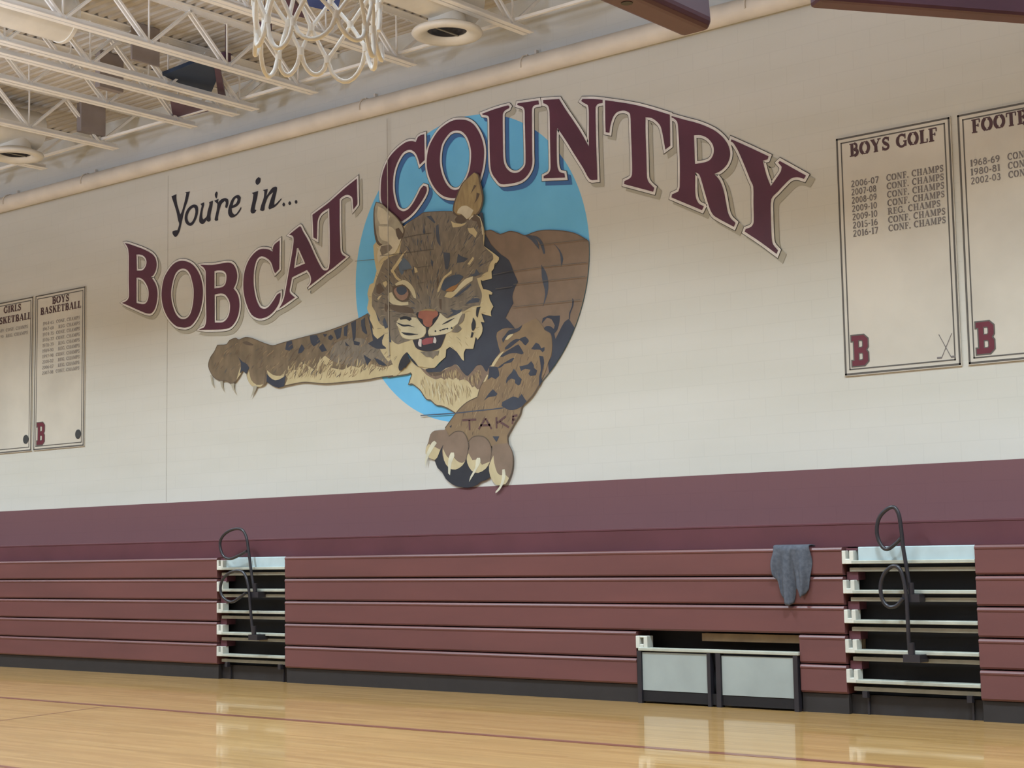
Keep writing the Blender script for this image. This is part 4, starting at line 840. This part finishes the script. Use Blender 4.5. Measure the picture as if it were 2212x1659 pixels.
# ------------------------------------------------------------------ championship boards
def arc(cx, cy, rx, ry, a0, a1, n=10): return [(cx+rx*math.cos(math.radians(a0+(a1-a0)*i/n)), cy+ry*math.sin(math.radians(a0+(a1-a0)*i/n))) for i in range(n+1)]
K_, m_, t_ = .19, .14, .07
GL = {
 'A': (.86, [(t_, [(.1, 0), (.42, 1)]), (K_, [(.42, 1), (.72, 0)]), (t_, [(.22, .33), (.6, .33)]), (t_, [(0, .035), (.24, .035)]), (t_, [(.54, .035), (.86, .035)])]),
 'B': (.74, [(K_, [(.2, 0), (.2, 1)]), (t_, [(0, .965), (.4, .965)]), (t_, [(0, .035), (.4, .035)]), (t_, [(.2, .52), (.42, .52)]), (m_, arc(.38, .75, .2, .22, 90, -90)), (K_, arc(.38, .27, .25, .235, 90, -90))]),
 'C': (.78, [(m_, arc(.44, .5, .34, .45, 45, 315, 14)), (t_, [(.7, .62), (.7, 1)]), (K_, arc(.44, .5, .34, .45, 140, 220, 6))]),
 'E': (.7, [(K_, [(.2, 0), (.2, 1)]), (t_, [(0, .965), (.62, .965)]), (t_, [(0, .035), (.66, .035)]), (t_, [(.2, .52), (.5, .52)]), (t_, [(.6, .97), (.6, .72)]), (t_, [(.63, .03), (.63, .28)]), (t_, [(.49, .64), (.49, .4)])]),
 'F': (.66, [(K_, [(.2, 0), (.2, 1)]), (t_, [(0, .965), (.62, .965)]), (t_, [(0, .035), (.42, .035)]), (t_, [(.2, .52), (.5, .52)]), (t_, [(.6, .97), (.6, .7)]), (t_, [(.49, .64), (.49, .4)])]),
 'G': (.84, [(m_, arc(.44, .5, .34, .45, 45, 330, 14)), (t_, [(.7, .62), (.7, 1)]), (K_, arc(.44, .5, .34, .45, 140, 220, 6)), (m_, [(.72, .05), (.72, .42)]), (t_, [(.55, .44), (.84, .44)])]),
 'H': (.9, [(K_, [(.2, 0), (.2, 1)]), (K_, [(.7, 0), (.7, 1)]), (t_, [(.2, .5), (.7, .5)]), (t_, [(.02, .965), (.38, .965)]), (t_, [(.02, .035), (.38, .035)]), (t_, [(.52, .965), (.88, .965)]), (t_, [(.52, .035), (.88, .035)])]),
 'I': (.42, [(K_, [(.21, 0), (.21, 1)]), (t_, [(.02, .965), (.4, .965)]), (t_, [(.02, .035), (.4, .035)])]),
 'K': (.84, [(K_, [(.2, 0), (.2, 1)]), (t_, [(.26, .42), (.68, .97)]), (K_, [(.4, .6), (.7, .03)]), (t_, [(.02, .965), (.38, .965)]), (t_, [(.02, .035), (.38, .035)]), (t_, [(.52, .965), (.8, .965)]), (t_, [(.54, .035), (.84, .035)])]),
 'L': (.66, [(K_, [(.2, 0), (.2, 1)]), (t_, [(.02, .965), (.4, .965)]), (t_, [(.02, .035), (.62, .035)]), (t_, [(.6, .03), (.6, .3)])]),
 'M': (1.02, [(t_, [(.15, 0), (.15, 1)]), (K_, [(.2, 1), (.5, .1)]), (t_, [(.5, .1), (.8, 1)]), (K_, [(.84, 0), (.84, 1)]), (t_, [(.0, .965), (.26, .965)]), (t_, [(.02, .035), (.3, .035)]), (t_, [(.66, .035), (1.0, .035)]), (t_, [(.76, .965), (1.0, .965)])]),
 'N': (.9, [(t_, [(.16, 0), (.16, 1)]), (K_, [(.2, 1), (.7, .05)]), (t_, [(.74, 0), (.74, 1)]), (t_, [(0, .965), (.26, .965)]), (t_, [(.02, .035), (.32, .035)]), (t_, [(.58, .965), (.88, .965)])]),
 'O': (.86, [(K_, arc(.43, .5, .32, .44, 110, 250, 10)), (K_, arc(.43, .5, .32, .44, -70, 70, 10)), (t_, arc(.43, .5, .32, .455, 60, 120, 6)), (t_, arc(.43, .5, .32, .455, 240, 300, 6))]),
 'P': (.7, [(K_, [(.2, 0), (.2, 1)]), (t_, [(0, .965), (.4, .965)]), (t_, [(0, .035), (.42, .035)]), (t_, [(.2, .44), (.4, .44)]), (K_, arc(.38, .7, .22, .25, 90, -90))]),
 'R': (.82, [(K_, [(.2, 0), (.2, 1)]), (t_, [(0, .965), (.4, .965)]), (t_, [(0, .035), (.4, .035)]), (t_, [(.2, .48), (.42, .48)]), (m_, arc(.38, .73, .22, .23, 90, -90)), (K_, [(.42, .48), (.7, .03)]), (t_, [(.6, .035), (.84, .035)])]),
 'S': (.64, [(m_, arc(.33, .74, .2, .2, 30, 250, 10)), (K_, [(.2, .6), (.46, .4)]), (m_, arc(.31, .27, .22, .21, 70, -150, 10)), (t_, [(.54, .68), (.54, .98)]), (t_, [(.08, .32), (.08, .02)])]),
 'T': (.78, [(K_, [(.39, 0), (.39, 1)]), (t_, [(.04, .965), (.74, .965)]), (t_, [(.2, .035), (.58, .035)]), (t_, [(.06, .97), (.06, .7)]), (t_, [(.72, .97), (.72, .7)])]),
 'Y': (.84, [(K_, [(.42, 0), (.42, .48)]), (K_, [(.16, .97), (.42, .45)]), (t_, [(.7, .97), (.44, .45)]), (t_, [(0, .965), (.32, .965)]), (t_, [(.56, .965), (.84, .965)]), (t_, [(.24, .035), (.6, .035)])]),
 '0': (.62, [(m_, arc(.31, .5, .22, .43, 0, 360, 16))]), '1': (.4, [(K_, [(.22, 0), (.22, 1)]), (t_, [(.05, .85), (.2, .97)]), (t_, [(.05, .035), (.38, .035)])]),
 '2': (.6, [(m_, arc(.29, .74, .2, .2, 160, -20, 8)+[(.08, .06)]), (m_, [(.06, .06), (.55, .06)])]), '3': (.58, [(m_, arc(.27, .75, .19, .19, 150, -90, 8)), (m_, arc(.27, .28, .22, .23, 90, -150, 8))]),
 '4': (.62, [(K_, [(.42, 0), (.42, 1)]), (t_, [(.4, .97), (.05, .3)]), (t_, [(.03, .3), (.6, .3)])]), '5': (.58, [(t_, [(.12, .95), (.5, .95)]), (t_, [(.13, .95), (.11, .55)]), (m_, arc(.27, .3, .22, .25, 120, -150, 8))]),
 '6': (.6, [(m_, arc(.3, .3, .21, .24, 0, 360, 12)), (m_, arc(.5, .3, .42, .63, 175, 100, 6))]), '7': (.56, [(m_, [(.04, .93), (.54, .93)]), (m_, [(.5, .93), (.2, 0)])]),
 '8': (.6, [(m_, arc(.3, .74, .18, .19, 0, 360, 10)), (m_, arc(.3, .28, .22, .23, 0, 360, 12))]), '9': (.6, [(m_, arc(.3, .7, .21, .24, 0, 360, 12)), (m_, arc(.1, .7, .42, .63, -5, -80, 6))]),
 '-': (.36, [(m_, [(.04, .42), (.32, .42)])]), '.': (.26, [(K_, [(.03, .08), (.22, .08)])]), ' ': (.4, []),
}
def text(mb, s, x0, x1, zb_, zt, Y, m, wt=1.0):
    wtot = sum(GL[c][0]+.06 for c in s)-.06; sx = (x1-x0)/wtot; h = zt-zb_; x = x0; kx = sx/h
    for i, c in enumerate(s):
        w, st = GL[c]
        for q, (sw, pts) in enumerate(st):
            P = [(x+a*sx, zb_+z*h) for a, z in pts]; K = len(P); L_, R_ = [], []
            for j in range(K):
                a = Vector(P[min(j+1, K-1)])-Vector(P[max(j-1, 0)])
                if a.length < 1e-9: a = Vector(P[1])-Vector(P[0])
                a.normalize(); n_ = Vector((-a.y*min(1.3, kx), a.x))*sw*h*wt/2
                L_.append((P[j][0]+n_.x, P[j][1]+n_.y)); R_.append((P[j][0]-n_.x, P[j][1]-n_.y))
            yy = Y-q*.0002
            mb.add([(a_, yy, b_) for a_, b_ in L_+R_], [(j, j+1, K+j+1, K+j) for j in range(K-1)], m)
        x += (w+.06)*sx
M_BOARD = mat('white_sign_board', (218, 212, 200), .3, spec=.5, scale=1)
M_BFRM = mat('grey_sign_border', (100, 96, 92), .5)
M_TITLE = mat('dark_plum_lettering', (84, 58, 62), .5)
M_SMALL = mat('grey_lettering', (128, 122, 122), .5)
M_SMALL2 = mat('pale_grey_lettering', (158, 152, 148), .5)
M_BB = mat('maroon_logo', (112, 48, 62), .5)
M_BALL = mat('dark_ball_icon', (70, 72, 74), .5)
def board(x0, x1, lab, title, rows_, icon, tz, side):
    z0, z1 = 3.40, 5.98; t = empty('championship_board', (x0, YW, z0)); tag(t, lab, 'record board', 'championship record boards')
    b = MB(); b.box(x0, x1, YW-.02, YW, z0, z1); b.build('board_panel', M_BOARD, t)
    b = MB(); Y = YW-.022
    for ins, w in ((.008, .02), (.06, .014)):
        a0, a1, c0, c1 = x0+ins, x1-ins, z0+ins, z1-ins
        b.box(a0, a1, Y, Y+.002, c0, c0+w); b.box(a0, a1, Y, Y+.002, c1-w, c1); b.box(a0, a0+w, Y, Y+.002, c0, c1); b.box(a1-w, a1, Y, Y+.002, c0, c1)
    b.build('border_lines', M_BFRM, t)
    for s, xa, xb, za, zb2 in title:
        b = MB(); text(b, s, x0+xa, x0+xb, za, zb2, YW-.023, M_TITLE, 1.3); b.build('title_lettering', None, t)
    sm_ = M_SMALL if side == 'R' else M_SMALL2
    for s1, s2, za, h, xa, xb, xc, xd in rows_:
        b = MB(); text(b, s1, x0+xa, x0+xb, za, za+h, YW-.023, sm_, 1.15); b.build('record_years', None, t)
        b = MB(); text(b, s2, x0+xc, x0+xd, za, za+h, YW-.023, sm_, 1.15); b.build('record_title', None, t)
    # block B
    b = MB(); bx, bz, bw, bh = x0+tz[0], z0+tz[1], tz[2], tz[3]
    BL = [[(0, 0), (.74, 0), (.97, .13), (.97, .41), (.85, .5), (.97, .6), (.97, .87), (.74, 1), (0, 1), (0, .83), (.14, .83), (.14, .17), (0, .17)], [(.4, .17), (.62, .17), (.68, .22), (.68, .37), (.62, .42), (.4, .42)], [(.4, .59), (.62, .59), (.68, .64), (.68, .79), (.62, .84), (.4, .84)]]
    BL = [[(bx+a*bw, bz+c_*bh) for a, c_ in lp] for lp in BL]; NUDGE[0] = .02
    for q, lp in enumerate(BL): band(b, lp, -.002 if q == 0 else .002, .014 if q == 0 else -.010, .8, M_BFRM)
    fill(b, BL, 1.3, M_BB); NUDGE[0] = 0; b.build('letter_emblem', None, t)
    b = MB(); ix, iz = x1-.16, z0+.2
    if icon == 'ball':
        b.tube([(ix+.01, YW-.021, iz+.0), (ix+.01, YW-.026, iz+.0)], .075, 24, M_BALL); b.build('ball_icon', None, t)
    elif icon == 'clubs':
        for s in (-1, 1):
            b.bar((ix-s*.07, YW-.022, iz+.14), (ix+s*.05, YW-.022, iz-.1), .006, .006, M_SMALL); b.box(ix+s*.05-(.05 if s < 0 else 0), ix+s*.05+(.05 if s > 0 else 0), YW-.023, YW-.021, iz-.11, iz-.09, M_SMALL)
        b.build('golf_club_icon', None, t)
    return t
xG0, xG1 = -7.952, -6.642
def gz(fx, fy): return onY(1780+fx/2.676, 220+fy/2.676, YW)
golf = [('2006-07', 'CONF. CHAMPS'), ('2007-08', 'CONF. CHAMPS'), ('2008-09', 'CONF. CHAMPS'), ('2009-10', 'CONF. CHAMPS'), ('2009-10', 'REG. CHAMPS'), ('2015-16', 'CONF. CHAMPS'), ('2016-17', 'CONF. CHAMPS')]
p = gz(160, 497); q = gz(175, 783); zt_ = p.z; dz = (q.z-p.z)/6
xa = gz(162, 490).x-xG0; xb = gz(322, 470).x-xG0; xc = gz(366, 450).x-xG0; xd = gz(697, 400).x-xG0
rws = [(a, c, zt_+dz*i, .07, xa, xb-(.03 if i else 0), xc, xd-(.05 if c[0] == 'R' else 0)) for i, (a, c) in enumerate(golf)]
ta, tb = gz(155, 318), gz(655, 215)
board(xG0, xG1, 'white board titled BOYS GOLF on the wall right of the mural', [('BOYS GOLF', ta.x-xG0, tb.x-xG0+.01, ta.z-.005, ta.z+.135)], rws, 'clubs', (.1, .1, .19, .32), 'R')
xF0 = -6.575
fa = gz(860, 182); fb = gz(1120, 128); xs0 = fa.x-xF0
fw = (fb.x-fa.x)/3.12*6.05
p = gz(850, 378); dz2 = (gz(858, 480).z-p.z)/2
xa = p.x-xF0; xb = gz(1022, 350).x-xF0; xc = gz(1066, 335).x-xF0
rws = [(a, 'CONF. CHAMPS', p.z+dz2*i, .07, xa, xb, xc, xc+(xd-.0)*.5) for i, a in enumerate(('1968-69', '1980-81', '2002-03'))]
board(xF0, xF0+1.31, 'white board titled FOOTBALL cut off by the right picture edge', [('FOOTBALL', xs0, xs0+fw, fa.z-.005, fa.z+.135)], rws, None, (.1, .1, .19, .32), 'R')
def lz(fx, fy): return onY(fx/3.95, 580+fy/3.95, YW)
xL0, xL1 = -22.72, -21.34
bb_ = ['CONF', 'REG', 'CONF', 'CONF', 'REG', 'REG', 'CONF', 'REG', 'REG', 'CONF']
yr = ['1964-65', '1967-68', '1974-75', '1976-77', '1978-79', '1989-90', '1997-98', '2001-02', '2006-07', '2007-08']
a1 = lz(375, 488); a2 = lz(370, 908); dz = (a2.z-a1.z)/9
xa = a1.x-xL0; xb = lz(470, 460).x-xL0; xc = lz(490, 470).x-xL0; xd = lz(692, 430).x-xL0
rws = [(y_, c+'. CHAMPS', a1.z+dz*i, .055, xa, xb, xc+(.06 if c == 'REG' else 0), xd) for i, (y_, c) in enumerate(zip(yr, bb_))]
u1, u2 = lz(455, 295), lz(600, 260); v1, v2 = lz(355, 398), lz(702, 335)
board(xL0, xL1, 'white board titled BOYS BASKETBALL on the wall left of the mural', [('BOYS', u1.x-xL0, u2.x-xL0, u1.z-.02, u1.z+.095), ('BASKETBALL', v1.x-xL0, v2.x-xL0, v1.z, v1.z+.115)], rws, 'ball', (.1, .09, .22, .36), 'L')
xM0, xM1 = -24.16, -22.78
u1, u2 = lz(42, 360), lz(190, 330); v2 = lz(275, 415)
a1 = lz(265, 510); rws = [('1988-89', 'CONF. CHAMPS', lz(265, 505).z, .055, xa, xb, xc, xd), ('1989-90', 'REG. CHAMPS', lz(265, 556).z, .055, xa, xb, xc, xd)]
board(xM0, xM1, 'white board titled GIRLS BASKETBALL at the left picture edge', [('GIRLS', u1.x-xM0, u2.x-xM0, u1.z-.05, u1.z+.065), ('BASKETBALL', v1.x-xL0, v2.x-xM0, v2.z-.03, v2.z+.085)], rws, 'ball', (.1, .09, .22, .36), 'L')
